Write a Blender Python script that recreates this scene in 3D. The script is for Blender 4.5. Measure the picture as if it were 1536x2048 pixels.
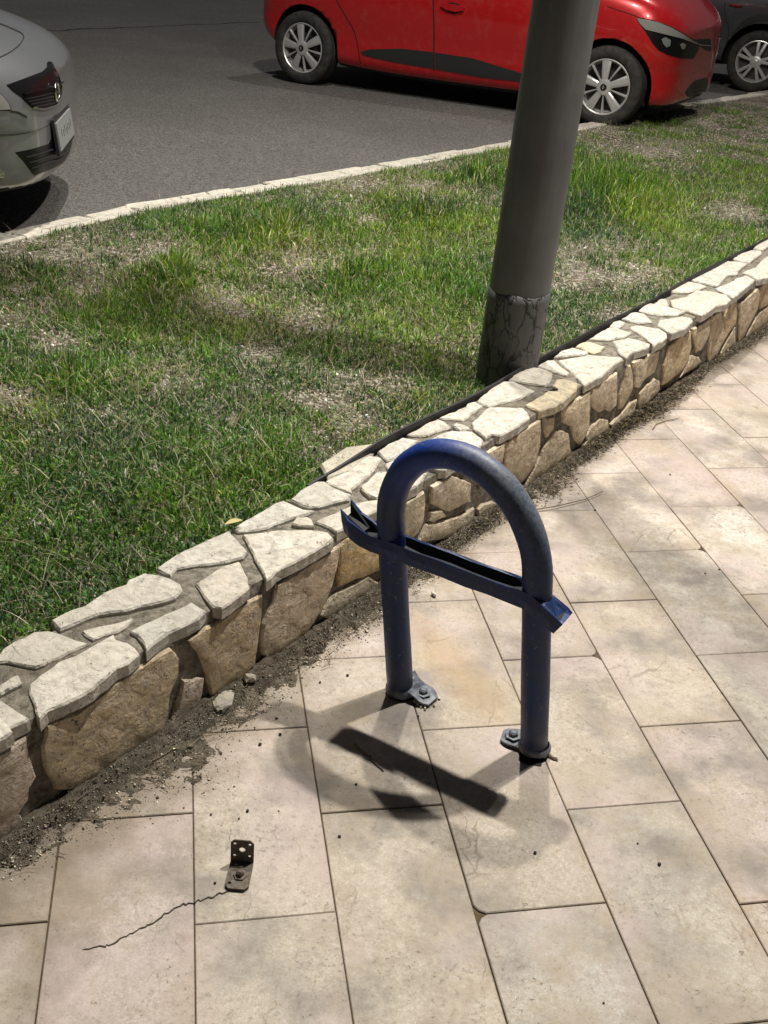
import bpy, bmesh, math, random
import numpy as np
from mathutils import Vector, Matrix
from mathutils.bvhtree import BVHTree
from mathutils.geometry import tessellate_polygon

for o in list(bpy.data.objects): bpy.data.objects.remove(o)
scene = bpy.context.scene
COL = scene.collection
rnd = random.Random(7)
rng = np.random.default_rng(7)

# ------------------------------------------------------------------ camera
PX_F, CX, CY, EYE = 2100.0, 768.0, 1024.0, 1.545
PITCH, ROLL = math.radians(28.984), math.radians(4.218)
FW = Vector((0, math.cos(PITCH), -math.sin(PITCH)))
R0 = Vector((1, 0, 0)); U0 = R0.cross(FW)
RT = R0 * math.cos(ROLL) + U0 * math.sin(ROLL)
UP = -R0 * math.sin(ROLL) + U0 * math.cos(ROLL)
CAMP = Vector((0, 0, EYE))
cam = bpy.data.cameras.new('camera'); camo = bpy.data.objects.new('camera', cam); COL.objects.link(camo)
m = Matrix.Identity(4)
for i in range(3):
    m[i][0] = RT[i]; m[i][1] = UP[i]; m[i][2] = -FW[i]; m[i][3] = CAMP[i]
camo.matrix_world = m
cam.sensor_fit = 'VERTICAL'; cam.sensor_height = 36.0; cam.lens = PX_F / 2048.0 * 36.0
cam.clip_start = 0.05; cam.clip_end = 900
scene.camera = camo
scene.cycles.max_bounces = 5; scene.cycles.diffuse_bounces = 3; scene.cycles.glossy_bounces = 3; scene.cycles.transmission_bounces = 3
scene.render.resolution_x = 768; scene.render.resolution_y = 1024

# ------------------------------------------------------------------ world, sun, exposure
SUN_DIR = Vector((0.295, 0.345, 1.0)).normalized()       # towards the key light
world = bpy.data.worlds.new('World'); scene.world = world; world.use_nodes = True
wn = world.node_tree; wn.nodes.clear()
sky = wn.nodes.new('ShaderNodeTexSky'); sky.sky_type = 'NISHITA'; sky.sun_disc = False
sky.sun_elevation = math.asin(SUN_DIR.z); sky.sun_rotation = math.atan2(SUN_DIR.x, SUN_DIR.y)
sky.dust_density = 1.0; sky.air_density = 1.0; sky.ozone_density = 1.0
hs = wn.nodes.new('ShaderNodeHueSaturation'); hs.inputs['Saturation'].default_value = 0.35
bg = wn.nodes.new('ShaderNodeBackground'); bg.inputs['Strength'].default_value = 0.012
wo = wn.nodes.new('ShaderNodeOutputWorld')
wn.links.new(sky.outputs[0], hs.inputs['Color']); wn.links.new(hs.outputs[0], bg.inputs['Color']); wn.links.new(bg.outputs[0], wo.inputs[0])
sun = bpy.data.lights.new('sun', 'SUN'); sun.energy = 0.8; sun.angle = math.radians(0.8); sun.color = (1.0, 0.97, 0.92)
suno = bpy.data.objects.new('sun', sun); COL.objects.link(suno)
suno.rotation_euler = SUN_DIR.to_track_quat('Z', 'Y').to_euler()
scene.view_settings.view_transform = 'Standard'; scene.view_settings.look = 'None'
scene.view_settings.exposure = -0.12; scene.view_settings.gamma = 1.0; scene.view_settings.use_curve_mapping = False

# ------------------------------------------------------------------ helpers
def ray(px): return FW + RT * ((px[0] - CX) / PX_F) - UP * ((px[1] - CY) / PX_F)
def at(px, z=0.0):
    d = ray(px); return CAMP + d * ((z - EYE) / d.z)
def atplane(px, p0, n):
    d = ray(px); return CAMP + d * ((p0 - CAMP).dot(n) / d.dot(n))

def obj(name, mesh, material=None, parent=None, loc=None):
    o = bpy.data.objects.new(name, mesh); COL.objects.link(o)
    if material is not None and len(mesh.materials) == 0: mesh.materials.append(material)
    if parent is not None: o.parent = parent
    if loc is not None: o.location = loc
    return o
def empty(name, loc=(0, 0, 0), rz=0.0, parent=None):
    o = bpy.data.objects.new(name, None); COL.objects.link(o); o.location = loc; o.rotation_euler = (0, 0, rz)
    o.empty_display_size = 0.1
    if parent is not None: o.parent = parent
    return o
def tag(o, label, cat=None, group=None):
    o['label'] = label
    if cat: o['category'] = cat
    if group: o['group'] = group
    return o
def kind(o, k, label=None, cat=None):
    o['kind'] = k
    if label: o['label'] = label
    if cat: o['category'] = cat
    return o
def bm_mesh(bm, name, smooth=False):
    bmesh.ops.recalc_face_normals(bm, faces=bm.faces)
    me = bpy.data.meshes.new(name); bm.to_mesh(me); bm.free()
    if smooth:
        for p in me.polygons: p.use_smooth = True
    return me
def arr_mesh(name, verts, faces_tri=None, quads=None, colors=None, smooth=False):
    verts = np.asarray(verts, np.float32)
    me = bpy.data.meshes.new(name)
    loops = []; starts = []; tot = 0
    parts = []
    if quads is not None and len(quads): parts.append((np.asarray(quads, np.int32), 4))
    if faces_tri is not None and len(faces_tri): parts.append((np.asarray(faces_tri, np.int32), 3))
    for a, k in parts:
        loops.append(a.reshape(-1)); starts.append(tot + np.arange(len(a)) * k); tot += a.size
    loops = np.concatenate(loops); starts = np.concatenate(starts)
    me.vertices.add(len(verts)); me.vertices.foreach_set('co', verts.reshape(-1))
    me.loops.add(len(loops)); me.loops.foreach_set('vertex_index', loops)
    me.polygons.add(len(starts)); me.polygons.foreach_set('loop_start', starts.astype(np.int32))
    if colors is not None:
        ca = me.color_attributes.new('Col', 'FLOAT_COLOR', 'POINT')
        ca.data.foreach_set('color', np.asarray(colors, np.float32).reshape(-1))
    me.update(calc_edges=True); me.validate()
    if smooth: me.polygons.foreach_set('use_smooth', np.ones(len(starts), bool))
    return me
def box(bm, c, s, R=None, taper=1.0):
    vs = []
    for k in (-1, 1):
        t = taper if k > 0 else 1.0
        for i, j in ((-1, -1), (1, -1), (1, 1), (-1, 1)):
            v = Vector((i * s[0] / 2 * t, j * s[1] / 2 * t, k * s[2] / 2))
            if R is not None: v = R @ v
            vs.append(bm.verts.new(Vector(c) + v))
    for f in ((0, 3, 2, 1), (4, 5, 6, 7), (0, 1, 5, 4), (1, 2, 6, 5), (2, 3, 7, 6), (3, 0, 4, 7)):
        bm.faces.new([vs[i] for i in f])
def tube(bm, pts, radii, n=16, cap=True, squash=None):
    pts = [Vector(p) for p in pts]
    if not isinstance(radii, (list, tuple)): radii = [radii] * len(pts)
    rings = []; ref = None
    for i, p in enumerate(pts):
        t = (pts[min(i + 1, len(pts) - 1)] - pts[max(i - 1, 0)]).normalized()
        if ref is None:
            ref = Vector((0, 0, 1)) if abs(t.z) < 0.9 else Vector((1, 0, 0))
        a = (ref - t * ref.dot(t)).normalized(); b = t.cross(a); ref = a
        rings.append([bm.verts.new(p + (a * math.cos(2 * math.pi * k / n) + b * math.sin(2 * math.pi * k / n)) * radii[i]) for k in range(n)])
    for r1, r2 in zip(rings, rings[1:]):
        for k in range(n):
            bm.faces.new((r1[k], r1[(k + 1) % n], r2[(k + 1) % n], r2[k]))
    if cap:
        bm.faces.new(rings[0][::-1]); bm.faces.new(rings[-1])
    return rings
def lathe(bm, prof, n=32, axis='Y', close=False):
    """prof: list of (axial, radius)"""
    rings = []
    for a, r in prof:
        ring = []
        for k in range(n):
            c, s = math.cos(2 * math.pi * k / n) * r, math.sin(2 * math.pi * k / n) * r
            ring.append(bm.verts.new((c, a, s) if axis == 'Y' else (c, s, a)))
        rings.append(ring)
    prs = list(zip(rings, rings[1:]))
    if close: prs.append((rings[-1], rings[0]))
    for r1, r2 in prs:
        for k in range(n): bm.faces.new((r1[k], r1[(k + 1) % n], r2[(k + 1) % n], r2[k]))
    return rings

# ------------------------------------------------------------------ materials
class NT:
    def __init__(s, name):
        s.m = bpy.data.materials.new(name); s.m.use_nodes = True; s.t = s.m.node_tree; s.t.nodes.clear()
        s.out = s.t.nodes.new('ShaderNodeOutputMaterial'); s.b = s.t.nodes.new('ShaderNodeBsdfPrincipled')
        s.t.links.new(s.b.outputs[0], s.out.inputs[0]); s.co = None
    def n(s, t, **kw):
        x = s.t.nodes.new(t)
        for k, v in kw.items(): setattr(x, k, v)
        return x
    def l(s, a, b): s.t.links.new(a, b)
    def coord(s, which='Object', scale=None):
        c = s.n('ShaderNodeTexCoord').outputs[which]
        if scale is not None:
            mp = s.n('ShaderNodeMapping'); mp.inputs['Scale'].default_value = scale; s.l(c, mp.inputs[0]); c = mp.outputs[0]
        return c
    def noise(s, co, sc, det=6, rough=0.6, dist=0.0):
        x = s.n('ShaderNodeTexNoise'); x.inputs['Scale'].default_value = sc; x.inputs['Detail'].default_value = det
        x.inputs['Roughness'].default_value = rough; x.inputs['Distortion'].default_value = dist; s.l(co, x.inputs['Vector']); return x.outputs['Fac']
    def vor(s, co, sc, feature='F1', out='Distance', rand=1.0):
        x = s.n('ShaderNodeTexVoronoi', feature=feature); x.inputs['Scale'].default_value = sc; x.inputs['Randomness'].default_value = rand
        s.l(co, x.inputs['Vector']); return x.outputs[out]
    def ramp(s, v, stops, interp='LINEAR'):
        x = s.n('ShaderNodeValToRGB'); x.color_ramp.interpolation = interp
        e = x.color_ramp.elements
        while len(e) < len(stops): e.new(0.5)
        for el, (p, c) in zip(e, stops):
            el.position = p; el.color = (c, c, c, 1) if isinstance(c, (int, float)) else (*c, 1)
        s.l(v, x.inputs[0]); return x.outputs[0]
    def mix(s, f, a, b, mode='MIX'):
        x = s.n('ShaderNodeMix', data_type='RGBA', blend_type=mode)
        for sock, v in ((x.inputs[0], f), (x.inputs[6], a), (x.inputs[7], b)):
            if isinstance(v, (int, float)): sock.default_value = v
            elif isinstance(v, tuple): sock.default_value = (*v, 1)
            else: s.l(v, sock)
        return x.outputs[2]
    def math(s, op, a, b=None):
        x = s.n('ShaderNodeMath', operation=op)
        for i, v in enumerate((a, b)):
            if v is None: continue
            if isinstance(v, (int, float)): x.inputs[i].default_value = v
            else: s.l(v, x.inputs[i])
        return x.outputs[0]
    def bump(s, h, strength=0.5, dist=0.01, prev=None):
        x = s.n('ShaderNodeBump'); x.inputs['Strength'].default_value = strength; x.inputs['Distance'].default_value = dist
        s.l(h, x.inputs['Height'])
        if prev is not None: s.l(prev, x.inputs['Normal'])
        return x.outputs[0]
    def set(s, color=None, rough=None, metal=None, normal=None, **kw):
        for k, v in (('Base Color', color), ('Roughness', rough), ('Metallic', metal), ('Normal', normal)):
            if v is None: continue
            if isinstance(v, (int, float)): s.b.inputs[k].default_value = v
            elif isinstance(v, tuple): s.b.inputs[k].default_value = (*v, 1)
            else: s.l(v, s.b.inputs[k])
        for k, v in kw.items(): s.b.inputs[k.replace('_', ' ')].default_value = v
        return s.m
def plain(name, color, rough=0.5, metal=0.0, **kw):
    return NT(name).set(color=color, rough=rough, metal=metal, **kw)

def tile_material():
    t = NT('paving_stone'); geo = t.n('ShaderNodeNewGeometry').outputs['Position']
    oi = t.n('ShaderNodeObjectInfo'); base = oi.outputs['Color']
    off = t.n('ShaderNodeVectorMath', operation='ADD'); sc = t.n('ShaderNodeVectorMath', operation='SCALE')
    t.l(oi.outputs['Random'], sc.inputs['Scale']); sc.inputs[0].default_value = (13, 7, 3)
    t.l(geo, off.inputs[0]); t.l(sc.outputs[0], off.inputs[1]); co = off.outputs[0]
    n1 = t.noise(co, 9, 5, 0.6, 0.2); n2 = t.noise(co, 60, 6, 0.75, 0.2); n3 = t.noise(co, 210, 5, 0.8)
    c = t.mix(t.ramp(n1, [(0.34, 0.0), (0.72, 0.6)]), base, (0.47, 0.41, 0.33))
    c = t.mix(t.ramp(n2, [(0.34, 0.75), (0.58, 0.0)]), c, (0.33, 0.275, 0.21))
    c = t.mix(t.ramp(n3, [(0.30, 0.8), (0.47, 0.0)]), c, (0.30, 0.25, 0.19))
    c = t.mix(t.ramp(n3, [(0.53, 0.0), (0.70, 0.7)]), c, (0.70, 0.65, 0.56))
    # small pits of the travertine
    pit = t.ramp(t.noise(co, 120, 3, 0.6, 1.2), [(0.29, 1.0), (0.36, 0.0)])
    pm = t.ramp(t.noise(co, 9, 3, 0.5), [(0.45, 0.0), (0.62, 1.0)])
    pits = t.math('MULTIPLY', pit, pm)
    c = t.mix(pits, c, (0.13, 0.10, 0.07))
    # hairline veins
    wv = t.n('ShaderNodeVectorMath', operation='ADD'); nz = t.n('ShaderNodeTexNoise'); nz.inputs['Scale'].default_value = 14; nz.inputs['Detail'].default_value = 5
    t.l(co, nz.inputs['Vector']); s2 = t.n('ShaderNodeVectorMath', operation='SCALE'); s2.inputs['Scale'].default_value = 0.09
    t.l(nz.outputs['Color'], s2.inputs[0]); t.l(co, wv.inputs[0]); t.l(s2.outputs[0], wv.inputs[1])
    mp = t.n('ShaderNodeMapping'); mp.inputs['Rotation'].default_value = (0, 0, 0.35); mp.inputs['Scale'].default_value = (11, 3.2, 3)
    t.l(wv.outputs[0], mp.inputs[0])
    ve = t.ramp(t.vor(mp.outputs[0], 1.0, 'DISTANCE_TO_EDGE'), [(0.0, 1.0), (0.020, 0.0)])
    vm = t.ramp(t.noise(co, 5, 3, 0.6), [(0.52, 0.0), (0.64, 0.8)])
    veins = t.math('MULTIPLY', ve, vm); c = t.mix(veins, c, (0.20, 0.15, 0.11))
    # rusty / dirty joints: distance to the tile's own edge
    tc = t.n('ShaderNodeTexCoord'); sep = t.n('ShaderNodeSeparateXYZ'); t.l(tc.outputs['Object'], sep.inputs[0])
    ex = t.math('SUBTRACT', 0.125, t.math('ABSOLUTE', sep.outputs[0])); ey = t.math('SUBTRACT', 0.25, t.math('ABSOLUTE', sep.outputs[1]))
    ed = t.math('MINIMUM', ex, ey); ed = t.math('SUBTRACT', ed, t.math('MULTIPLY', t.noise(co, 11, 5, 0.65), 0.075))
    g = t.ramp(ed, [(-0.06 + 0.06, 0.0), (0.001, 0.0)])
    mr = t.n('ShaderNodeMapRange'); mr.inputs[1].default_value = -0.042; mr.inputs[2].default_value = 0.012; mr.inputs[3].default_value = 0.5; mr.inputs[4].default_value = 0.0
    t.l(ed, mr.inputs[0]); c = t.mix(t.math('MULTIPLY', mr.outputs[0], t.ramp(t.noise(geo, 2.3, 3, .6), [(.42, .1), (.62, 1.0)])), c, (0.30, 0.22, 0.14))
    # grey blotches painting in soft dappled shade, and the rust stain beside the hoop
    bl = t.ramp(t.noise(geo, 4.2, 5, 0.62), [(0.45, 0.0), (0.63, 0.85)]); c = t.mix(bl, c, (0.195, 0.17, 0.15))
    ob = t.ramp(t.noise(co, 6.5, 5, 0.65), [(0.48, 0.0), (0.66, 0.75)]); c = t.mix(ob, c, (0.345, 0.285, 0.21))
    pk = t.ramp(t.noise(co, 3.6, 4, 0.6), [(0.50, 0.0), (0.66, 0.55)]); c = t.mix(pk, c, (0.47, 0.385, 0.36))
    dk = t.math('MULTIPLY', t.ramp(t.noise(co, 85, 5, 0.8), [(0.54, 0.0), (0.64, 1.0)]), t.ramp(t.noise(co, 5.5, 4, 0.6), [(0.42, 0.1), (0.62, 0.8)])); c = t.mix(dk, c, (0.20, 0.17, 0.135))
    sp = t.n('ShaderNodeSeparateXYZ'); t.l(geo, sp.inputs[0])
    p = at((905, 1330)); dx = t.math('SUBTRACT', sp.outputs[0], p.x); dy = t.math('SUBTRACT', sp.outputs[1], p.y)
    a = math.radians(-62)
    e1 = t.math('ADD', t.math('MULTIPLY', dx, math.cos(a)), t.math('MULTIPLY', dy, math.sin(a))); e2 = t.math('SUBTRACT', t.math('MULTIPLY', dy, math.cos(a)), t.math('MULTIPLY', dx, math.sin(a)))
    rr = t.math('ADD', t.math('POWER', t.math('DIVIDE', e1, 0.24), 2), t.math('POWER', t.math('DIVIDE', e2, 0.07), 2))
    rr = t.math('ADD', rr, t.math('MULTIPLY', t.noise(geo, 30, 6, 0.75), 1.9))
    c = t.mix(t.ramp(t.math('MULTIPLY', rr, 0.4), [(0.15, 0.62), (0.9, 0.0)]), c, (0.40, 0.26, 0.125))
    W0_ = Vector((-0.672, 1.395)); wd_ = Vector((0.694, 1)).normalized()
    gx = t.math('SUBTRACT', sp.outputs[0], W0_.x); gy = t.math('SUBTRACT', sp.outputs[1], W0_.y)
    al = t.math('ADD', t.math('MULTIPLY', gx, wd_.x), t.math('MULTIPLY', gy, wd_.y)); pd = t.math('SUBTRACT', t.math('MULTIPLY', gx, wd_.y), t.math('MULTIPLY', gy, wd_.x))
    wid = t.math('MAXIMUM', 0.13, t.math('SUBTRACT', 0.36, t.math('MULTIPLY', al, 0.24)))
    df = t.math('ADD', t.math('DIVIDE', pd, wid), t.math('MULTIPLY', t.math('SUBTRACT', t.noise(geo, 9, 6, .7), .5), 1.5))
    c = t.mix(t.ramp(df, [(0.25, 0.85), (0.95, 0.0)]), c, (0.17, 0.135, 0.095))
    h = t.math('SUBTRACT', t.math('ADD', t.math('MULTIPLY', n2, 0.6), t.math('MULTIPLY', n3, 0.25)), t.math('ADD', pits, t.math('MULTIPLY', veins, 0.5)))
    rr_ = t.ramp(n2, [(0.3, 0.75), (0.7, 0.5)])
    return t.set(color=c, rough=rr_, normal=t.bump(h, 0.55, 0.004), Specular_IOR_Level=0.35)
def stone_material(name, light, dark, spot, bs=0.8, sc=1.0):
    t = NT(name); oi = t.n('ShaderNodeObjectInfo'); geo = t.n('ShaderNodeNewGeometry').outputs['Position']
    off = t.n('ShaderNodeVectorMath', operation='ADD'); s = t.n('ShaderNodeVectorMath', operation='SCALE'); s.inputs[0].default_value = (11, 17, 5)
    t.l(oi.outputs['Random'], s.inputs['Scale']); t.l(geo, off.inputs[0]); t.l(s.outputs[0], off.inputs[1]); co = off.outputs[0]
    n1 = t.noise(co, 9 * sc, 5, 0.6, 0.6); n2 = t.noise(co, 42 * sc, 7, 0.7, 0.4); n3 = t.noise(co, 150 * sc, 4, 0.7)
    c = t.mix(t.ramp(n1, [(0.32, 0.0), (0.68, 1.0)]), dark, light)
    c = t.mix(1.0, c, oi.outputs['Color'], 'MULTIPLY')
    c = t.mix(t.ramp(n2, [(0.38, 0.85), (0.56, 0.0)]), c, spot)
    pit = t.ramp(t.noise(co, 70 * sc, 3, 0.6, 1.0), [(0.30, 1.0), (0.36, 0.0)]); c = t.mix(t.math('MULTIPLY', pit, 0.7), c, (0.10, 0.08, 0.055))
    # layered cleavage relief
    mp = t.n('ShaderNodeMapping'); mp.inputs['Scale'].default_value = (1, 1, 1.3); t.l(co, mp.inputs[0])
    lay = t.ramp(t.noise(mp.outputs[0], 15 * sc, 6, 0.58, 0.35), [(0.30, 0.0), (0.42, 0.35), (0.47, 0.38), (0.56, 0.7), (0.60, 0.72), (0.75, 1.0)])
    h = t.math('ADD', t.math('MULTIPLY', lay, 1.0), t.math('ADD', t.math('MULTIPLY', n2, 0.45), t.math('MULTIPLY', n3, 0.15)))
    return t.set(color=c, rough=0.85, normal=t.bump(t.math('SUBTRACT', h, t.math('MULTIPLY', pit, .4)), bs, 0.012), Specular_IOR_Level=0.25)
def mortar_material(name, c1, c2):
    t = NT(name); co = t.n('ShaderNodeNewGeometry').outputs['Position']
    n1 = t.noise(co, 38, 8, 0.8); n2 = t.noise(co, 190, 4, 0.85); n3 = t.noise(co, 6, 3, 0.5)
    c = t.mix(t.ramp(n1, [(0.40, 0.0), (0.60, 1.0)]), c1, c2); c = t.mix(t.ramp(n3, [(0.45, 0), (0.7, .5)]), c, (0.16, 0.13, 0.09))
    c = t.mix(t.ramp(n2, [(0.60, 0.0), (0.72, 0.8)]), c, (0.50, 0.46, 0.40))
    return t.set(color=c, rough=0.95, normal=t.bump(t.math('ADD', n1, t.math('MULTIPLY', n2, .5)), 1.0, 0.01), Specular_IOR_Level=0.2)
def asphalt_material():
    t = NT('asphalt'); co = t.n('ShaderNodeNewGeometry').outputs['Position']
    n1 = t.noise(co, 0.9, 7, 0.7); n2 = t.noise(co, 60, 5, 0.85); v = t.vor(co, 95, 'F1', 'Distance')
    c = t.mix(t.ramp(n1, [(0.3, 0), (0.7, 1)]), (0.165, 0.158, 0.147), (0.25, 0.24, 0.225))
    c = t.mix(t.ramp(n2, [(0.42, 1), (0.56, 0)]), c, (0.085, 0.08, 0.075))
    c = t.mix(t.ramp(n2, [(0.60, 0), (0.70, .8)]), c, (0.36, 0.34, 0.31))
    vc = t.vor(co, 150, 'F1', 'Color'); hs = t.n('ShaderNodeSeparateColor'); t.l(vc, hs.inputs[0])
    c = t.mix(t.ramp(hs.outputs[0], [(0.93, 0), (0.96, .45)]), c, (0.27, 0.255, 0.23))
    return t.set(color=c, rough=0.9, normal=t.bump(t.math('ADD', n2, v), 0.9, 0.012), Specular_IOR_Level=0.3)
def soil_material(name='verge_soil'):
    t = NT(name); co = t.n('ShaderNodeNewGeometry').outputs['Position']
    n1 = t.noise(co, 2.6, 5, 0.65); n2 = t.noise(co, 60, 7, 0.8); vo = t.vor(co, 70, 'F1', 'Color'); sp = t.n('ShaderNodeSeparateColor'); t.l(vo, sp.inputs[0])
    c = t.mix(t.ramp(n1, [(0.35, 0), (0.62, 1)]), (0.10, 0.088, 0.055), (0.27, 0.24, 0.185))
    c = t.mix(t.ramp(n2, [(0.38, 1), (0.55, 0)]), c, (0.055, 0.05, 0.03))
    c = t.mix(t.ramp(sp.outputs[0], [(0.74, 0), (0.82, 1)]), c, (0.40, 0.36, 0.30))
    return t.set(color=c, rough=0.95, normal=t.bump(t.math('ADD', n2, sp.outputs[0]), 1.0, 0.012), Specular_IOR_Level=0.2)
def blade_material():
    t = NT('grass_blade'); a = t.n('ShaderNodeAttribute', attribute_name='Col')
    tr = t.n('ShaderNodeBsdfTranslucent'); ms = t.n('ShaderNodeMixShader'); ms.inputs[0].default_value = 0.30
    t.l(a.outputs['Color'], tr.inputs['Color']); t.set(color=a.outputs['Color'], rough=0.5, Specular_IOR_Level=0.4)
    t.l(t.b.outputs[0], ms.inputs[1]); t.l(tr.outputs[0], ms.inputs[2]); t.l(ms.outputs[0], t.out.inputs[0]); return t.m
def attr_material(name, rough=0.9):
    t = NT(name); a = t.n('ShaderNodeAttribute', attribute_name='Col'); return t.set(color=a.outputs['Color'], rough=rough, Specular_IOR_Level=0.2)
def paint_blue():
    t = NT('blue_paint'); co = t.coord('Object')
    n1 = t.noise(co, 26, 6, 0.7, 0.4); n2 = t.noise(co, 120, 5, 0.75); geo = t.n('ShaderNodeNewGeometry')
    sep = t.n('ShaderNodeSeparateXYZ'); t.l(co, sep.inputs[0])
    c = t.mix(t.ramp(n1, [(0.35, 0), (0.65, 1)]), (0.004, 0.019, 0.075), (0.006, 0.032, 0.14))
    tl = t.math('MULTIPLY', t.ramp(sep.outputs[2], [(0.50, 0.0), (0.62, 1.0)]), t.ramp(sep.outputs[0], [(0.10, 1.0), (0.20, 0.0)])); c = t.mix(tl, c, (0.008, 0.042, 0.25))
    # weathered chalky patch on the top right of the bend
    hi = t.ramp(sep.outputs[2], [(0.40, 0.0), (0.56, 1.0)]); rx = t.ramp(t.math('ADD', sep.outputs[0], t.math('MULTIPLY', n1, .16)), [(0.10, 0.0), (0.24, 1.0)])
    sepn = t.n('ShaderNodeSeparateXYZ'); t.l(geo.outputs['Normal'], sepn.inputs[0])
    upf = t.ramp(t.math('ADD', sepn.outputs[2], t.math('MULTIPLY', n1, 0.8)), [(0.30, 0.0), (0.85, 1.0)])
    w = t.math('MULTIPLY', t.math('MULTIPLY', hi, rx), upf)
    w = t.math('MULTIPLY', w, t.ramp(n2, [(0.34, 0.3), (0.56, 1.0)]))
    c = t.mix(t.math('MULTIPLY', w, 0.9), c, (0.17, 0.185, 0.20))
    c = t.mix(t.ramp(t.noise(co, 55, 5, .8), [(0.61, 0), (0.66, .7)]), c, (0.13, 0.14, 0.16)); c = t.mix(t.ramp(t.noise(t.coord('Object', (1, 1, .25)), 95, 4, .7), [(0.66, 0), (0.69, .8)]), c, (0.17, 0.12, 0.08))
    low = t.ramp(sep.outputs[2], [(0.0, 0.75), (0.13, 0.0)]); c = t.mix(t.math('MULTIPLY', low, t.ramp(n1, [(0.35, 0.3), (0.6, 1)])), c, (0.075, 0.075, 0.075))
    return t.set(color=c, rough=t.ramp(n1, [(0.3, 0.35), (0.7, 0.6)]), normal=t.bump(t.math('ADD', n2, t.math('MULTIPLY', n1, 2)), 0.25, 0.002), Specular_IOR_Level=0.45)
def scraped_metal(name='bent_plate'):
    t = NT(name); co = t.coord('Object'); n1 = t.noise(co, 40, 6, 0.7); n2 = t.noise(co, 130, 4, 0.7)
    c = t.mix(t.ramp(n1, [(0.38, 0), (0.62, 1)]), (0.055, 0.065, 0.085), (0.17, 0.18, 0.20)); c = t.mix(t.ramp(n2, [(0.62, 0), (0.7, .8)]), c, (0.25, 0.19, 0.13))
    return t.set(color=c, rough=0.55, metal=0.25, normal=t.bump(n1, 0.6, 0.004))
def pole_material(peel):
    t = NT('pole_sleeve' if peel else 'pole_paint'); co = t.coord('Object'); n1 = t.noise(co, 5, 5, 0.6); mp = t.coord('Object', (30, 30, 3)); n2 = t.noise(mp, 1.0, 6, 0.7)
    c = t.mix(t.ramp(n1, [(0.3, 0), (0.7, 1)]), (0.095, 0.098, 0.098), (0.15, 0.152, 0.15)); c = t.mix(t.ramp(n2, [(0.5, 0), (0.75, .4)]), c, (0.20, 0.195, 0.18))
    b = t.bump(n2, 0.15, 0.003)
    if peel:
        vv = t.coord('Object', (26, 26, 12)); nz = t.noise(vv, 1.5, 5, .6)
        x = t.n('ShaderNodeVectorMath', operation='ADD'); sc = t.n('ShaderNodeVectorMath', operation='SCALE'); sc.inputs['Scale'].default_value = 1.1
        nn = t.n('ShaderNodeTexNoise'); nn.inputs['Scale'].default_value = 1.3; nn.inputs['Detail'].default_value = 4; t.l(vv, nn.inputs['Vector']); t.l(nn.outputs['Color'], sc.inputs[0]); t.l(vv, x.inputs[0]); t.l(sc.outputs[0], x.inputs[1])
        cr = t.ramp(t.vor(x.outputs[0], 0.75, 'DISTANCE_TO_EDGE'), [(0.0, 1.0), (0.05, 0.0)]); mk = t.ramp(t.noise(co, 9, 4, .6), [(0.40, 0), (0.50, 1)])
        fp_ = t.ramp(t.noise(t.coord('Object', (34, 34, 13)), 1.0, 5, .65, .5), [(.57, 0), (.61, 1)]); pp = t.math('MAXIMUM', t.math('MULTIPLY', cr, mk), t.math('MULTIPLY', fp_, mk)); c = t.mix(t.math('MULTIPLY', pp, .9), c, (0.012, 0.012, 0.012))
        c = t.mix(t.ramp(n1, [(0.45, 0), (0.65, .5)]), c, (0.05, 0.05, 0.05)); b = t.bump(t.math('SUBTRACT', 1.0, pp), 0.8, 0.006)
    return t.set(color=c, rough=0.55, normal=b, Specular_IOR_Level=0.4)
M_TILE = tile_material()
M_CAP = stone_material('limestone_cap', (0.62, 0.59, 0.52), (0.51, 0.48, 0.41), (0.36, 0.33, 0.28), 0.6)
M_FACE = stone_material('wall_stone', (0.68, 0.62, 0.51), (0.57, 0.50, 0.39), (0.42, 0.36, 0.28), 0.9)
M_KERB = stone_material('kerb_stone', (0.66, 0.63, 0.56), (0.54, 0.51, 0.44), (0.40, 0.37, 0.31), 0.6)
M_MORTAR = mortar_material('wall_mortar', (0.12, 0.105, 0.08), (0.38, 0.34, 0.28))
M_JOINT = mortar_material('paving_joint', (0.10, 0.07, 0.04), (0.19, 0.14, 0.085))
M_DIRT = mortar_material('wall_foot_dirt', (0.06, 0.05, 0.035), (0.21, 0.18, 0.135))
M_ASPH = asphalt_material(); M_SOIL = soil_material(); M_BLADE = blade_material(); M_ATTR = attr_material('mixed_debris')
M_BLUE = paint_blue(); M_PLATE = scraped_metal(); M_POLE = pole_material(False); M_SLEEVE = pole_material(True)
M_BLACK = plain('black_membrane', (0.008, 0.008, 0.009), 0.6)
M_CRACK = plain('crack_grime', (.045, .036, .026), .95)
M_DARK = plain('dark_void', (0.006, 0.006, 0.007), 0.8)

# ------------------------------------------------------------------ layout
W0 = Vector((-0.672, 1.395, 0)); WD = Vector((0.694, 1, 0)).normalized(); WN = Vector((-WD.y, WD.x, 0))     # wall front line, along, back
WT = 0.205                                                                                                      # wall thickness
def wpt(s, d, z=0.0): return W0 + WD * s + WN * d + Vector((0, 0, z))
def ztop(y): return 0.238 + 0.016 * (y - 1.4)
ROAD = 0.295
TYAW = math.radians(11.54); TA = Vector((math.cos(TYAW), math.sin(TYAW), 0)); TB = Vector((-math.sin(TYAW), math.cos(TYAW), 0))
TW = 0.25; TL = 0.50; TOFF = -0.014710 * EYE
KPX = [(-700, 640), (-300, 545), (0, 475), (300, 410), (600, 362), (1015, 290), (1180, 250), (1320, 218), (1536, 185)]
KERB = [at(p, ROAD + 0.035) for p in KPX]
kd = (KERB[-1] - KERB[-2]).normalized(); KERB += [KERB[-1] + kd * 4, KERB[-1] + kd * 9]
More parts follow.
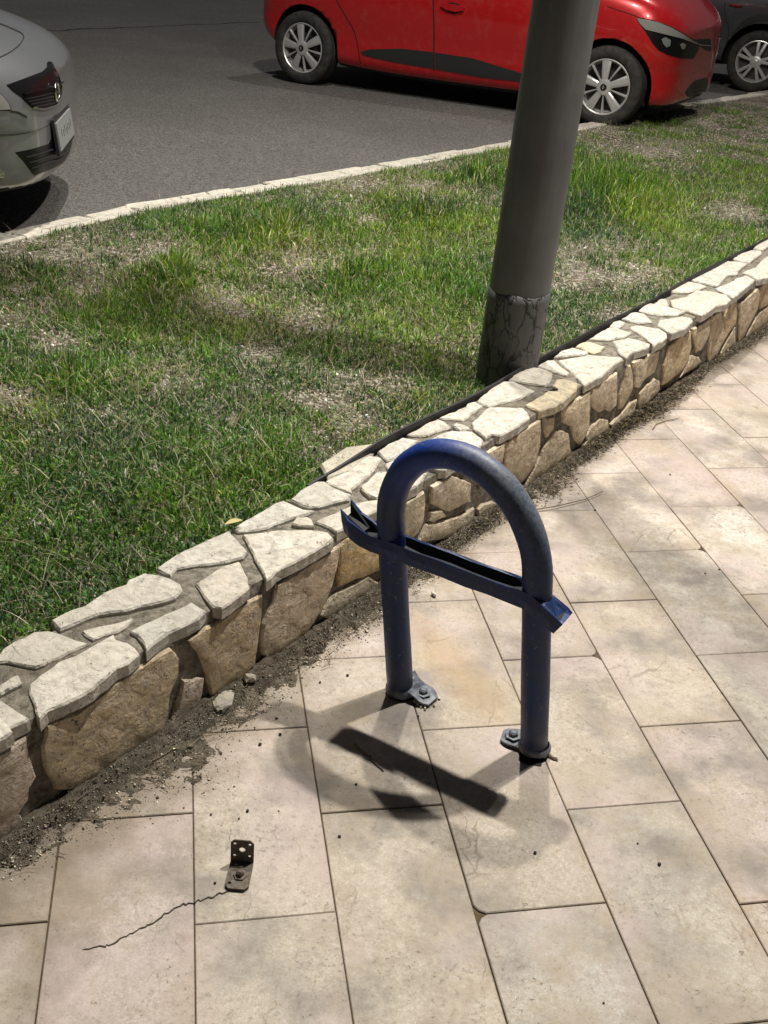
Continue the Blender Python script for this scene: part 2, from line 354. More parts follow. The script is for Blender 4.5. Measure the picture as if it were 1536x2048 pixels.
KERB = [Vector((k.x, k.y, 0)) for k in KERB]; KERB.insert(0, KERB[0] - (KERB[1] - KERB[0]).normalized() * 3)
def kerb_at(s):
    """kerb position at wall coordinate s -> distance d from wall front line"""
    ss = [(k - W0).dot(WD) for k in KERB]; dd = [(k - W0).dot(WN) for k in KERB]
    return float(np.interp(s, ss, dd))

# ------------------------------------------------------------------ road
def road_sheet():
    bm = bmesh.new()
    far = []
    near = [Vector((k.x, k.y, ROAD)) for k in KERB]
    a = near[0] - (near[1] - near[0]).normalized() * 60; b = near[-1] + (near[-1] - near[-2]).normalized() * 160
    near = [a] + near + [b]
    n = Vector((-0.803, 0.597, 0))
    vs = [bm.verts.new(p) for p in near]; vf = [bm.verts.new(p + n * 260) for p in near]
    for i in range(len(vs) - 1): bm.faces.new((vs[i], vs[i + 1], vf[i + 1], vf[i]))
    return bm_mesh(bm, 'road')
road = kind(obj('road', road_sheet(), M_ASPH), 'structure')
def ribbon(name, pts, width, z, mat, parent=None, jag=0.4, h=0.0015):
    bm = bmesh.new(); L = []; R_ = []
    for i, p in enumerate(pts):
        t = (pts[min(i + 1, len(pts) - 1)] - pts[max(i - 1, 0)]); t.z = 0; t.normalize(); n = Vector((-t.y, t.x, 0))
        w = width * (1 + jag * rnd.uniform(-1, 1)) * (0.25 if i in (0, len(pts) - 1) else 1)
        L.append((p + n * w / 2, p - n * w / 2))
    tv = [(bm.verts.new((a.x, a.y, z + h)), bm.verts.new((b.x, b.y, z + h))) for a, b in L]
    bv = [(bm.verts.new((a.x, a.y, z - .002)), bm.verts.new((b.x, b.y, z - .002))) for a, b in L]
    for i in range(len(tv) - 1):
        bm.faces.new((tv[i][0], tv[i + 1][0], tv[i + 1][1], tv[i][1]))
        bm.faces.new((bv[i][0], tv[i][0], tv[i][1], bv[i][1])) if i == 0 else None
        bm.faces.new((tv[i][0], bv[i][0], bv[i + 1][0], tv[i + 1][0])); bm.faces.new((tv[i][1], tv[i + 1][1], bv[i + 1][1], bv[i][1]))
    return obj(name, bm_mesh(bm, name), mat, parent)
def wiggle(pts, n, amp):
    out = []
    for a, b in zip(pts, pts[1:]):
        for k in range(n):
            p = a.lerp(b, k / n); out.append(p + Vector((rnd.uniform(-amp, amp), rnd.uniform(-amp, amp), 0)))
    return out + [pts[-1]]
ribbon('road_crack', wiggle([at(p, ROAD) for p in ((-60, 58), (30, 54), (110, 61), (200, 57), (330, 52), (440, 47), (520, 44))], 5, 0.05), 0.055, ROAD, M_DARK, road)

# ------------------------------------------------------------------ verge soil
def verge_z(s, d):
    y = W0.y + WD.y * s + WN.y * d
    k = kerb_at(s); f = (d - WT) / max(k - WT, 0.1)
    z0 = ztop(W0.y + WD.y * s + WN.y * WT) - 0.028 - 0.02 * min(1, max(0, (s - 1.2) / 1.0)) - .05 * math.exp(-((s - 2.05) / .45) ** 2); z1 = ROAD + 0.032
    f = min(1, max(0, f)); e = f
    return z0 + (z1 - z0) * e + 0.010 * math.sin(s * 7.1 + d * 3) * math.sin(d * 6.3 - s * 2.2) * min(1, f * 8) * min(1, (1 - f) * 8)
def verge_mesh():
    S = np.concatenate([np.arange(-3, 9.0, 0.06), np.arange(9.0, 60, 1.0)]); ND = 44
    V = []
    for s in S:
        k = kerb_at(s) - 0.005
        for j in range(ND + 1):
            d = WT - 0.02 + (k - WT + 0.02) * j / ND; p = wpt(s, d, verge_z(s, d)); V.append(p)
    Q = []
    for i in range(len(S) - 1):
        for j in range(ND): a = i * (ND + 1) + j; Q.append((a, a + 1, a + ND + 2, a + ND + 1)[::-1])
    return arr_mesh('verge', [tuple(v) for v in V], quads=Q, smooth=True)
verge = kind(obj('verge', verge_mesh(), M_SOIL), 'structure')

# ------------------------------------------------------------------ rough stone from an outline
def smooth_outline(P, step, jit):
    """resample closed polyline (Vectors in plane) at step, jitter a little"""
    out = []
    for a, b in zip(P, P[1:] + P[:1]):
        n = max(1, int((b - a).length / step))
        for k in range(n):
            t = k / n; p = a.lerp(b, t)
            out.append(p + Vector((rnd.uniform(-jit, jit), rnd.uniform(-jit, jit))))
    return out
def clip(poly, p0, n):
    out = []
    for a, b in zip(poly, poly[1:] + poly[:1]):
        da, db = (a - p0).dot(n), (b - p0).dot(n)
        if da >= 0: out.append(a)
        if (da >= 0) != (db >= 0): out.append(a.lerp(b, da / (da - db)))
    return out
def poly_area(P): return 0.5 * sum(a.x * b.y - b.x * a.y for a, b in zip(P, P[1:] + P[:1]))
def inset(P, d):
    n = len(P); out = []
    for i in range(n):
        a, b, c = P[i - 1], P[i], P[(i + 1) % n]
        e1 = (b - a); e2 = (c - b)
        if e1.length < 1e-9 or e2.length < 1e-9: out.append(b); continue
        n1 = Vector((-e1.y, e1.x)).normalized(); n2 = Vector((-e2.y, e2.x)).normalized(); nn = (n1 + n2)
        if nn.length < 1e-6: nn = n1
        nn.normalize(); out.append(b + nn * d)
    return out
def stone_mesh(name, P2, ex, ey, en, org, depth, rise=0.006, cham=0.006, rough=0.003, step=0.02, jit=0.0015):
    """P2: 2D outline; ex, ey, en axes; stone face at height 0 along en, body sunk by depth"""
    if poly_area(P2) < 0: P2 = P2[::-1]
    P = smooth_outline(P2, step, jit)
    c = sum(P, Vector((0, 0))) / len(P); q1 = inset(P, cham); n = len(P); bm = bmesh.new()
    f1, f2 = rnd.uniform(-rough, rough) * 5, rnd.uniform(-rough, rough) * 5
    ph = rnd.uniform(0, 50); seg = list(zip(q1, q1[1:] + q1[:1]))
    def edge_d(p):
        m_ = 9.0
        for a, b in seg:
            e = b - a; l2 = e.length_squared
            k = 0 if l2 < 1e-12 else max(0.0, min(1.0, (p - a).dot(e) / l2)); m_ = min(m_, (p - a - e * k).length)
        return m_
    def V(p, h): return bm.verts.new(org + ex * p.x + ey * p.y + en * (h + (p - c).x * f1 + (p - c).y * f2))
    def relief(p):
        k = min(1.0, edge_d(p) / 0.022)
        if k < .02: return 0.0
        w = math.sin(p.x * 61 + ph) * math.cos(p.y * 53 + ph * 1.7) + .6 * math.sin(p.x * 131 + p.y * 97 + ph * 2.3) + .4 * math.sin(p.y * 211 - p.x * 60 + ph)
        return k * (rise + rough * w)
    A = [V(p, -depth) for p in P]; B = [V(p, -cham * rnd.uniform(0.8, 1.6)) for p in P]; Q = [V(p, 0.0) for p in q1]
    for a, b in ((A, B), (B, Q)):
        for i in range(n): bm.faces.new((a[i], a[(i + 1) % n], b[(i + 1) % n], b[i]))
    nside = len(bm.faces); cell = .016 if step < .03 else .05; cache = {}
    x0, x1 = min(p.x for p in q1), max(p.x for p in q1); y0, y1 = min(p.y for p in q1), max(p.y for p in q1); nx = max(1, int((x1 - x0) / cell)); ny = max(1, int((y1 - y0) / cell))
    for i in range(nx):
        a0, a1 = x0 + (x1 - x0) * i / nx, x0 + (x1 - x0) * (i + 1) / nx
        col = clip(clip(q1, Vector((a0, y0)), Vector((1, 0))), Vector((a1, y0)), Vector((-1, 0)))
        if len(col) < 3: continue
        for j in range(ny):
            b0, b1 = y0 + (y1 - y0) * j / ny, y0 + (y1 - y0) * (j + 1) / ny
            q = clip(clip(col, Vector((a0, b0)), Vector((0, 1))), Vector((a0, b1)), Vector((0, -1)))
            if len(q) < 3 or abs(poly_area(q)) < 1e-7: continue
            vs = []
            for p in q:
                k = (round(p.x, 5), round(p.y, 5))
                if k not in cache: cache[k] = V(p, relief(p))
                if cache[k] not in vs: vs.append(cache[k])
            if len(vs) >= 3:
                try: bm.faces.new(vs)
                except ValueError: pass
    me = bpy.data.meshes.new(name); bm.to_mesh(me); bm.free()
    for i, p in enumerate(me.polygons): p.use_smooth = i >= nside
    return me
WIN = {'Z': (0, 1100, 2.743), '1': (0, 1200, 5.12), '2': (0, 1420, 5.12), '3': (250, 1100, 5.12), '4': (450, 980, 5.12), '5': (620, 850, 5.12),
       '6': (850, 750, 5.12), '7': (1050, 620, 5.12), '8': (1250, 470, 5.37), '9': (400, 950, 3.84)}
def unwin(w, pts):
    ox, oy, k = WIN[w]; return [(ox + x / k, oy + y / k) for x, y in pts]
CAPS = [
 ('Z', [(285,385),(350,345),(460,310),(570,235),(690,190),(700,165),(790,130),(870,140),(930,160),(990,190),(1003,230),(960,265),(830,300),(700,335),(540,350),(440,395),(335,440)]),
 ('1', [(-30,560),(30,490),(130,410),(260,360),(355,305),(510,305),(640,340),(760,390),(905,432),(800,480),(620,575),(450,650),(350,682),(270,665),(120,625),(60,628),(-30,630)]),
 ('1', [(835,318),(1000,270),(1250,215),(1365,185),(1300,260),(1215,328),(1060,355),(940,405),(870,360)]),
 ('1', [(295,855),(420,750),(600,630),(760,560),(880,500),(1070,395),(1170,350),(1195,395),(1300,430),(1370,480),(1425,550),(1310,640),(1200,700),(1080,790),(950,900),(800,990),(620,1060),(490,1130),(400,1220),(340,1060),(285,950)]),
 ('1', [(-40,890),(110,800),(200,762),(215,850),(110,920),(20,955),(-40,960)]),
 ('1', [(-220,900),(-60,990),(60,1060),(180,1140),(300,1200),(280,1230),(150,1290),(-40,1370),(-220,1450)]),
 ('3', [(45,825),(200,750),(420,650),(600,570),(690,525),(770,580),(830,620),(760,690),(640,770),(540,800),(450,850),(340,930),(220,1030),(180,940),(110,880)]),
 ('3', [(320,185),(430,100),(600,5),(800,-85),(1064,-205),(1150,-110),(1269,16),(1200,70),(1020,120),(870,145),(640,175),(530,195),(460,265),(400,235)]),
 ('3', [(725,350),(850,260),(1000,165),(1180,115),(1230,230),(1280,385),(1180,460),(1080,540),(990,605),(900,580),(800,470),(750,400)]),
 ('4', [(60,400),(200,310),(380,210),(510,130),(600,110),(690,145),(800,190),(910,205),(850,240),(700,280),(560,330),(440,385),(300,410),(130,425)]),
 ('4', [(180,455),(400,425),(540,405),(760,405),(980,410),(1060,435),(1110,490),(1060,540),(960,600),(800,690),(640,770),(520,840),(425,925),(380,840),(310,700),(245,570)]),
 ('4', [(680,350),(730,290),(840,275),(890,300),(910,380),(840,370),(750,370)]),
 ('5', [(-205,765),(-100,670),(0,605),(60,580),(150,580),(230,640),(420,715),(400,760),(240,800),(100,840),(0,845),(-80,825)]),
 ('5', [(160,575),(230,510),(400,430),(520,350),(600,310),(690,320),(745,340),(690,400),(670,450),(570,530),(500,600),(430,650),(425,695),(330,655),(200,590)]),
 ('5', [(695,270),(800,190),(950,125),(1110,155),(1000,250),(840,350),(785,362)]),
 ('5', [(765,385),(880,340),(900,420),(800,455)]),
 ('5', [(510,640),(680,490),(830,480),(870,560),(830,640),(690,755),(610,730)]),
 ('5', [(900,700),(930,580),(1080,505),(1215,480),(1150,560),(1100,620),(1000,675),(920,720)]),
 ('5', [(45,985),(250,895),(470,800),(690,760),(840,745),(800,820),(640,890),(540,960),(400,1040),(270,1095),(190,1045),(100,1010)]),
 ('6', [(-190,610),(-88,560),(0,495),(125,447),(200,470),(275,538),(150,563),(40,612),(-50,622)]),
 ('6', [(50,655),(150,605),(270,573),(480,578),(600,665),(585,715),(450,820),(300,910),(210,975),(60,960),(-20,860),(-30,740)]),
 ('6', [(280,510),(310,492),(370,500),(440,530),(475,558),(420,568),(360,576),(310,540)]),
 ('6', [(135,435),(190,405),(300,370),(410,320),(430,285),(510,270),(592,312),(540,345),(480,390),(440,430),(390,458),(290,448)]),
 ('6', [(530,265),(600,190),(690,130),(730,90),(800,60),(900,60),(1020,110),(1130,155),(1060,190),(960,240),(850,270),(740,290),(670,318),(600,298)]),
 ('6', [(475,490),(560,410),(650,325),(800,325),(1000,332),(1060,390),(1075,430),(960,520),(850,580),(770,625),(680,605),(620,645),(560,600),(495,550)]),
 ('7', [(0,970),(120,900),(240,820),(330,705),(440,712),(550,755),(520,820),(430,910),(320,980),(140,1030),(60,1000)]),
 ('7', [(-170,710),(-90,650),(0,605),(60,585),(160,592),(285,640),(270,710),(222,772),(100,757),(0,742)]),
 ('7', [(335,512),(650,458),(990,482),(1005,500),(900,570),(780,670),(610,765),(560,715),(470,620),(380,555)]),
 ('7', [(295,488),(370,420),(490,385),(620,425),(655,448),(480,470)]),
 ('7', [(515,372),(580,330),(660,322),(740,350),(825,380),(760,428),(690,442),(625,415)]),
 ('7', [(125,568),(230,512),(300,512),(360,570),(455,640),(430,668),(300,635),(170,588)]),
 ('7', [(650,303),(740,240),(860,182),(960,192),(1040,225),(1095,240),(1000,283),(860,308),(720,300)]),
 ('7', [(872,168),(900,115),(980,102),(1025,125),(980,168),(930,185)]),
 ('7', [(992,90),(1080,32),(1130,22),(1220,40),(1270,80),(1310,128),(1180,133),(1080,113)]),
 ('7', [(898,312),(1060,282),(1180,310),(1288,347),(1250,390),(1100,430),(1035,495),(962,440),(932,370)]),
 ('7', [(1062,166),(1160,152),(1380,187),(1448,230),(1455,270),(1400,320),(1312,370),(1300,330),(1200,260)]),
 ('8', [(145,818),(200,762),(270,738),(440,772),(560,802),(652,825),(560,862),(360,862),(250,848)]),
 ('8', [(352,968),(372,912),(600,868),(700,883),(740,915),(640,1000),(500,1055),(440,1020)]),
 ('8', [(305,735),(380,683),(438,683),(475,765),(400,763)]),
 ('8', [(482,702),(640,672),(760,602),(920,612),(1088,652),(1135,700),(1090,748),(980,770),(900,820),(830,866),(740,838),(522,783)]),
 ('8', [(492,605),(590,532),(680,497),(800,522),(885,550),(760,597),(620,622)]),
 ('8', [(695,480),(800,432),(900,382),(1000,322),(1080,282),(1200,287),(1322,312),(1250,358),(1200,425),(1110,430),(1050,488),(1000,550),(850,518)]),
 ('8', [(965,570),(1100,522),(1200,462),(1300,433),(1395,480),(1340,540),(1230,620),(1160,685),(1130,655)]),
 ('8', [(1155,258),(1240,202),(1350,163),(1465,172),(1475,200),(1400,250),(1340,297),(1230,278)]),
 ('8', [(1375,145),(1450,72),(1536,22),(1640,-20),(1620,60),(1490,160)]),
 ('8', [(1255,395),(1400,342),(1480,252),(1536,217),(1640,200),(1640,380),(1540,448),(1430,472),(1330,420)])]
FACES = [
 ('2', [(-60,400),(130,345),(275,255),(300,400),(335,560),(378,690),(320,800),(300,920),(215,1050),(262,1160),(100,1330),(-60,1430)], (1.0, .92, .92)),
 ('Z', [(255,945),(330,930),(420,905),(560,800),(640,690),(760,640),(830,610),(945,540),(985,600),(985,690),(940,790),(925,910),(890,1010),(800,1100),(700,1165),(600,1230),(500,1300),(400,1320),(310,1320),(250,1190),(240,1080),(258,1010)], (1.0, .90, .72)),
 ('Z', [(1010,715),(1060,715),(1085,700),(1122,700),(1115,790),(1090,870),(1040,950),(985,1000),(930,1020),(975,880),(1000,780)], (.95, .88, .88)),
 ('3', [(660,930),(850,800),(1000,710),(1170,590),(1420,465),(1415,650),(1390,850),(1340,1170),(1250,1270),(1080,1390),(890,1500),(840,1290),(760,1060)], (1.0, .88, .70)),
 ('9', [(600,850),(740,760),(860,680),(960,620),(1090,535),(1060,700),(1020,850),(960,1000),(880,1130),(820,1220),(770,1330),(680,1430),(545,1458),(490,1380),(478,1290),(497,1150),(560,1000)], (1.05, .95, .85)),
 ('5', [(300,1660),(310,1250),(390,1110),(560,1010),(760,890),(900,840),(930,1000),(900,1300),(800,1450),(620,1540),(450,1600)], (1.0, .82, .50)),
 ('5', [(985,760),(1060,720),(1180,650),(1190,800),(1170,1000),(1110,1110),(1060,1160),(980,1130),(960,900)], (1.0, .95, .8)),
 ('9', [(930,1080),(1000,960),(1060,900),(1180,850),(1300,775),(1400,850),(1400,1000),(1300,1060),(1130,1130),(1000,1130)], (.8, .8, .72)),
 ('6', [(80,1130),(180,1080),(280,1005),(480,1110),(470,1300),(440,1310),(260,1405),(220,1395),(80,1325)], (1.15, 1.1, 1.0)),
 ('6', [(45,1500),(65,1405),(180,1390),(230,1455),(100,1512)], (1.1, 1.05, .95)),
 ('6', [(20,1540),(220,1492),(380,1445),(510,1362),(500,1440),(480,1520),(450,1600),(300,1680),(100,1700),(-60,1720)], (1.1, 1.05, .95)),
 ('6', [(552,1378),(600,1325),(700,1300),(760,1400),(700,1500),(600,1520),(545,1480)], (.95, .9, .8)),
 ('6', [(610,800),(700,722),(822,662),(818,780),(795,900),(720,960),(600,1000)], (1.2, 1.1, .95)),
 ('6', [(837,692),(960,602),(1080,512),(1192,448),(1197,560),(1187,720),(1147,900),(1048,1048),(1000,1100),(900,1060),(832,1000),(817,880)], (1.12, 1.02, .88)),
 ('6', [(1222,442),(1332,434),(1327,560),(1250,648),(1217,540)], (1.25, 1.15, 1.0)),
 ('6', [(1065,1060),(1145,920),(1225,742),(1283,655),(1342,565),(1430,573),(1478,602),(1498,760),(1525,850),(1400,955),(1250,1055),(1085,1165),(1025,1150)], (1.05, .98, .85)),
 ('7', [(388,1000),(480,950),(580,892),(676,820),(671,1000),(661,1200),(617,1300),(570,1385),(512,1340),(482,1200),(402,1160),(388,1080)], (1.25, 1.15, .98)),
 ('7', [(702,792),(800,722),(947,645),(951,800),(941,980),(870,1046),(830,1018),(770,1056),(702,1000),(679,900)], (1.2, 1.1, .98)),
 ('7', [(642,1330),(625,1290),(702,1182),(772,1114),(857,1128),(861,1230),(780,1308),(680,1398),(590,1478),(563,1468),(602,1390)], (1.15, 1.08, .95)),
 ('7', [(963,1018),(973,880),(1023,722),(1062,570),(1088,565),(1110,650),(1110,800),(1077,880),(1000,1016)], (1.15, 1.05, .9)),
 ('7', [(1115,542),(1250,473),(1386,405),(1376,500),(1327,648),(1228,717),(1178,797),(1124,792),(1134,680)], (1.3, 1.22, 1.08)),
 ('7', [(883,1230),(884,1172),(982,1063),(1100,945),(1155,915),(1127,1050),(1097,1108),(1000,1178),(912,1256)], (1.2, 1.1, .95)),
 ('7', [(1163,1010),(1173,862),(1262,763),(1340,704),(1386,732),(1386,810),(1327,900),(1228,1008),(1142,1096),(1124,1080)], (1.25, 1.15, 1.0)),
 ('8', [(425,1400),(483,1192),(600,1093),(712,1034),(717,1200),(687,1350),(598,1478),(452,1596),(402,1618),(420,1480)], (1.3, 1.15, .9)),
 ('8', [(733,1012),(830,962),(926,884),(917,1040),(887,1120),(828,1238),(772,1266),(763,1150),(733,1060)], (1.25, 1.15, 1.0)),
 ('8', [(948,872),(1038,814),(1057,900),(1067,1000),(1110,1060),(1048,1178),(988,1307),(893,1376),(904,1200),(923,1050)], (1.3, 1.18, 1.02)),
 ('8', [(1074,880),(1112,773),(1207,694),(1211,830),(1197,950),(1128,1048),(1083,1115),(1079,1000)], (1.25, 1.1, .85)),
 ('8', [(1013,1320),(1093,1142),(1187,985),(1191,1180),(1100,1276)], (1.2, 1.1, .95)),
 ('8', [(1243,800),(1234,733),(1340,664),(1438,564),(1466,602),(1427,800),(1367,920),(1278,1098),(1223,1176),(1234,1000)], (1.3, 1.2, 1.05)),
 ('8', [(1473,562),(1493,513),(1536,493),(1620,433),(1620,700),(1536,757),(1453,798)], (1.3, 1.15, .9)),
 ('8', [(1363,980),(1453,834),(1600,724),(1600,960),(1480,1048),(1284,1156),(1303,1100)], (1.25, 1.12, .98)),
 ('8', [(723,1293),(800,1313),(827,1360),(760,1428),(640,1497),(593,1536),(660,1400)], (1.2, 1.1, .95))]
wall = tag(empty('stone_wall', tuple(W0)), 'low dry-looking wall of cream stones set in mortar with flat caps, beside the grass', 'wall')
def wall_core():
    bm = bmesh.new(); prof = []
    ss = np.arange(-2.6, 9.01, 0.05); rows = []
    for s in ss:
        y = W0.y + WD.y * s; zt = ztop(y) - 0.0065 - rnd.uniform(0, .003)
        rows.append([bm.verts.new(wpt(s, d, z) - W0) for d, z in ((0.010, -0.03), (0.0095 + rnd.uniform(-.003, .003), 0.05), (0.009 + rnd.uniform(-.003, .003), 0.13), (0.009 + rnd.uniform(-.003, .003), zt - 0.03), (0.014, zt - 0.004), (0.07, zt + rnd.uniform(-.002, .002)), (0.13, zt + rnd.uniform(-.002, .002)), (WT - .006, zt), (WT, zt - .01), (WT, -0.03))])
    for a, b in zip(rows, rows[1:]):
        for i in range(len(a) - 1): bm.faces.new((a[i], b[i], b[i + 1], a[i + 1]))
    bm.faces.new(rows[0]); bm.faces.new(rows[-1][::-1])
    return bm_mesh(bm, 'mortar_core')
obj('mortar_core', wall_core(), M_MORTAR, wall)
TN = Vector((0, -0.016, 1)).normalized(); TP = Vector((0, 1.4, 0.238)); TEX = Vector((1, 0, 0)); TEY = TN.cross(TEX)
def add_cap(P2, tint, i):
    me = stone_mesh('cap_stone', P2, TEX, TEY, TN, TP - W0 + Vector((0, 0, rnd.uniform(-.002, .003))), 0.030, rise=0.002, cham=0.0035, rough=0.0015, step=0.018, jit=0.0022)
    o = obj('cap_stone', me, M_CAP, wall); o.color = (*tint, 1); return o
for i, (w, pts) in enumerate(CAPS):
    P = []
    for px in unwin(w, pts):
        q = atplane(px, TP, TN) - TP; P.append(Vector((q.dot(TEX), q.dot(TEY))))
    g = rnd.uniform(0.92, 1.08); wm = rnd.uniform(-.02, .05)
    tint = (g * (1 + wm), g, g * (1 - wm))
    if i in (25, 29): tint = (1.12, 1.0, .76)
    if w in ('Z', '1', '3'): tint = tuple(c * .88 for c in tint)
    add_cap(P, tint, i)
def add_face(P2, tint):
    me = stone_mesh('face_stone', P2, WD, Vector((0, 0, 1)), -WN, Vector((0, 0, 0)), 0.030, rise=0.003, cham=0.004, rough=0.0014, step=0.02)
    o = obj('face_stone', me, M_FACE, wall); o.color = (*tint, 1); return o
for w, pts, tint in FACES:
    P = []
    for px in unwin(w, pts):
        q = atplane(px, W0, WN); s = (q - W0).dot(WD); zmax = ztop(q.y) - 0.034
        P.append(Vector((s, min(max(q.z, 0.002), zmax))))
    add_face(P, tint)
# the wall runs on beyond both sides of the picture
def filler_caps(s0, s1):
    s = s0
    while s < s1:
        L = rnd.uniform(0.16, 0.26); mid = rnd.uniform(0.08, 0.13)
        for d0, d1 in ((-0.008, mid - .008), (mid + .008, WT - .01)):
            a = s + rnd.uniform(0, .02); b = s + L - rnd.uniform(.012, .03)
            Q = []
            for ss, dd in ((a, d0), (a + .03, d0 - .004), (b, d0 + .004), (b + .01, (d0 + d1) / 2), (b - .01, d1), ((a + b) / 2, d1 + .006), (a + .01, d1)):
                p = wpt(ss, dd); p.z = ztop(p.y); q = p - TP; Q.append(Vector((q.dot(TEX), q.dot(TEY))))
            g = rnd.uniform(.85, 1.05); add_cap(Q, (g, g, g * .97), 0)
        s += L
def filler_faces(s0, s1):
    s = s0
    while s < s1:
        L = rnd.uniform(0.10, 0.2); cut = rnd.uniform(.07, .15); zt = ztop(W0.y + WD.y * s) - 0.036
        for z0, z1 in ((0.004, cut - .006), (cut + .006, zt)):
            a = s + .006; b = s + L - .006; k = rnd.uniform(-.02, .02)
            g = rnd.uniform(.9, 1.2); add_face([Vector((a, z0)), Vector((b - k, z0)), Vector((b, (z0 + z1) / 2)), Vector((b + k * .3, z1)), Vector(((a + b) / 2, z1 - .006)), Vector((a, z1))], (g, g * .92, g * .8))
        s += L
def s_of(px, z): return (at(px, z) - W0).dot(WD)
filler_caps(-1.4, s_of((-60, 1330), .24) - .05); filler_faces(-1.4, -0.20)
filler_caps(s_of((1545, 500), .29) + .02, 8.5); filler_faces((atplane((1548, 600), W0, WN) - W0).dot(WD) + .02, 8.5)
# black membrane edge standing behind the caps
def membrane():
    bm = bmesh.new(); rows = []
    for s in np.arange(1.12, 9.0, 0.06):
        y = W0.y + WD.y * s + WN.y * WT; f = min(1, (s - 1.1) / .25); zt = ztop(y) + 0.004 + f * (0.011 + 0.005 * math.sin(s * 5.3) + rnd.uniform(-.002, .002))
        o1 = 0.003 * math.sin(s * 9)
        rows.append([bm.verts.new(wpt(s, d, z)) for d, z in ((WT + .004 + o1, zt - .08), (WT + .004 + o1, zt), (WT + .010 + o1, zt + .001), (WT + .011 + o1, zt - .08))])
    for a, b in zip(rows, rows[1:]):
        for i in range(4): bm.faces.new((a[i], b[i], b[(i + 1) % 4], a[(i + 1) % 4]))
    return bm_mesh(bm, 'membrane_edge')
tag(obj('membrane_edge', membrane(), M_BLACK), 'black plastic edging strip showing between the wall caps and the grass', 'edging')

# ------------------------------------------------------------------ pavement
def base_sheet():
    bm = bmesh.new(); a, b = wpt(-6, 0.03), wpt(40, 0.03); n = -WN
    for z, pts in ((-0.004, (a, b, b + n * 40, a + n * 40)),):
        bm.faces.new([bm.verts.new((p.x, p.y, z)) for p in pts])
    return bm_mesh(bm, 'pavement')
pavement = kind(obj('pavement', base_sheet(), M_JOINT), 'structure')
PH = {0: 5.12, 1: 6.08, 2: 6.98, 3: 7.92, 4: 8.85, 5: 9.84, 6: 10.87, 7: 11.92}
def phase(k):
    if k in PH: p = PH[k]
    elif k < 0: p = 5.12 + 0.93 * k
    else: p = 11.92 + 0.97 * (k - 7)
    return p * 0.16180162 * EYE
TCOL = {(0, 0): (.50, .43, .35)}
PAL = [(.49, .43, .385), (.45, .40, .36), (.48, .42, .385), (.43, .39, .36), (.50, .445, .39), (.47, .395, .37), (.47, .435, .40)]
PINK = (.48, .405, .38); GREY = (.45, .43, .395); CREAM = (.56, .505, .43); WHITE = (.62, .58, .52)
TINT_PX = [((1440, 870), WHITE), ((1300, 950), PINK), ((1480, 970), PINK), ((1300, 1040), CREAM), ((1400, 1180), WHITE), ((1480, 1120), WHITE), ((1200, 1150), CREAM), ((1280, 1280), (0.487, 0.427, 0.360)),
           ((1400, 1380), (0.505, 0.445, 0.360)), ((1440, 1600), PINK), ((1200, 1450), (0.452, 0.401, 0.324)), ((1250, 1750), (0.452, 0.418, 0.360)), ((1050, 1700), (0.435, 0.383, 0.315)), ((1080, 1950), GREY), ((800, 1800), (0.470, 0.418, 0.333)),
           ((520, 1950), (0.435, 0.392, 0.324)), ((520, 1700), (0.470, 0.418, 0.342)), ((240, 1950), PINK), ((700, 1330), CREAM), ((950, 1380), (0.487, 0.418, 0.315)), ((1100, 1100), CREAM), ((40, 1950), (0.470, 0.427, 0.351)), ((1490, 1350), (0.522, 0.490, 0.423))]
def tile_mesh(poly, cx, cy):
    """poly in tile-local coords (x across, y along)"""
    c = [Vector(p) for p in poly]
    if poly_area(c) < 0: c = c[::-1]
    bm = bmesh.new(); q = inset(c, 0.0022)
    lo = [bm.verts.new((p.x, p.y, -0.006)) for p in c]; mi = [bm.verts.new((p.x, p.y, -0.0016)) for p in c]; hi = [bm.verts.new((p.x, p.y, 0.0)) for p in q]
    n = len(c)
    for a, b in ((lo, mi), (mi, hi)):
        for i in range(n): bm.faces.new((a[i], a[(i + 1) % n], b[(i + 1) % n], b[i]))
    bm.faces.new(hi)
    return bm_mesh(bm, 'paving_tile')
GAP = 0.0024
CHIPS = [at((1488, 1016)), at((952, 1822)), at((1395, 1096)), at((1185, 1308))]
ntile = 0
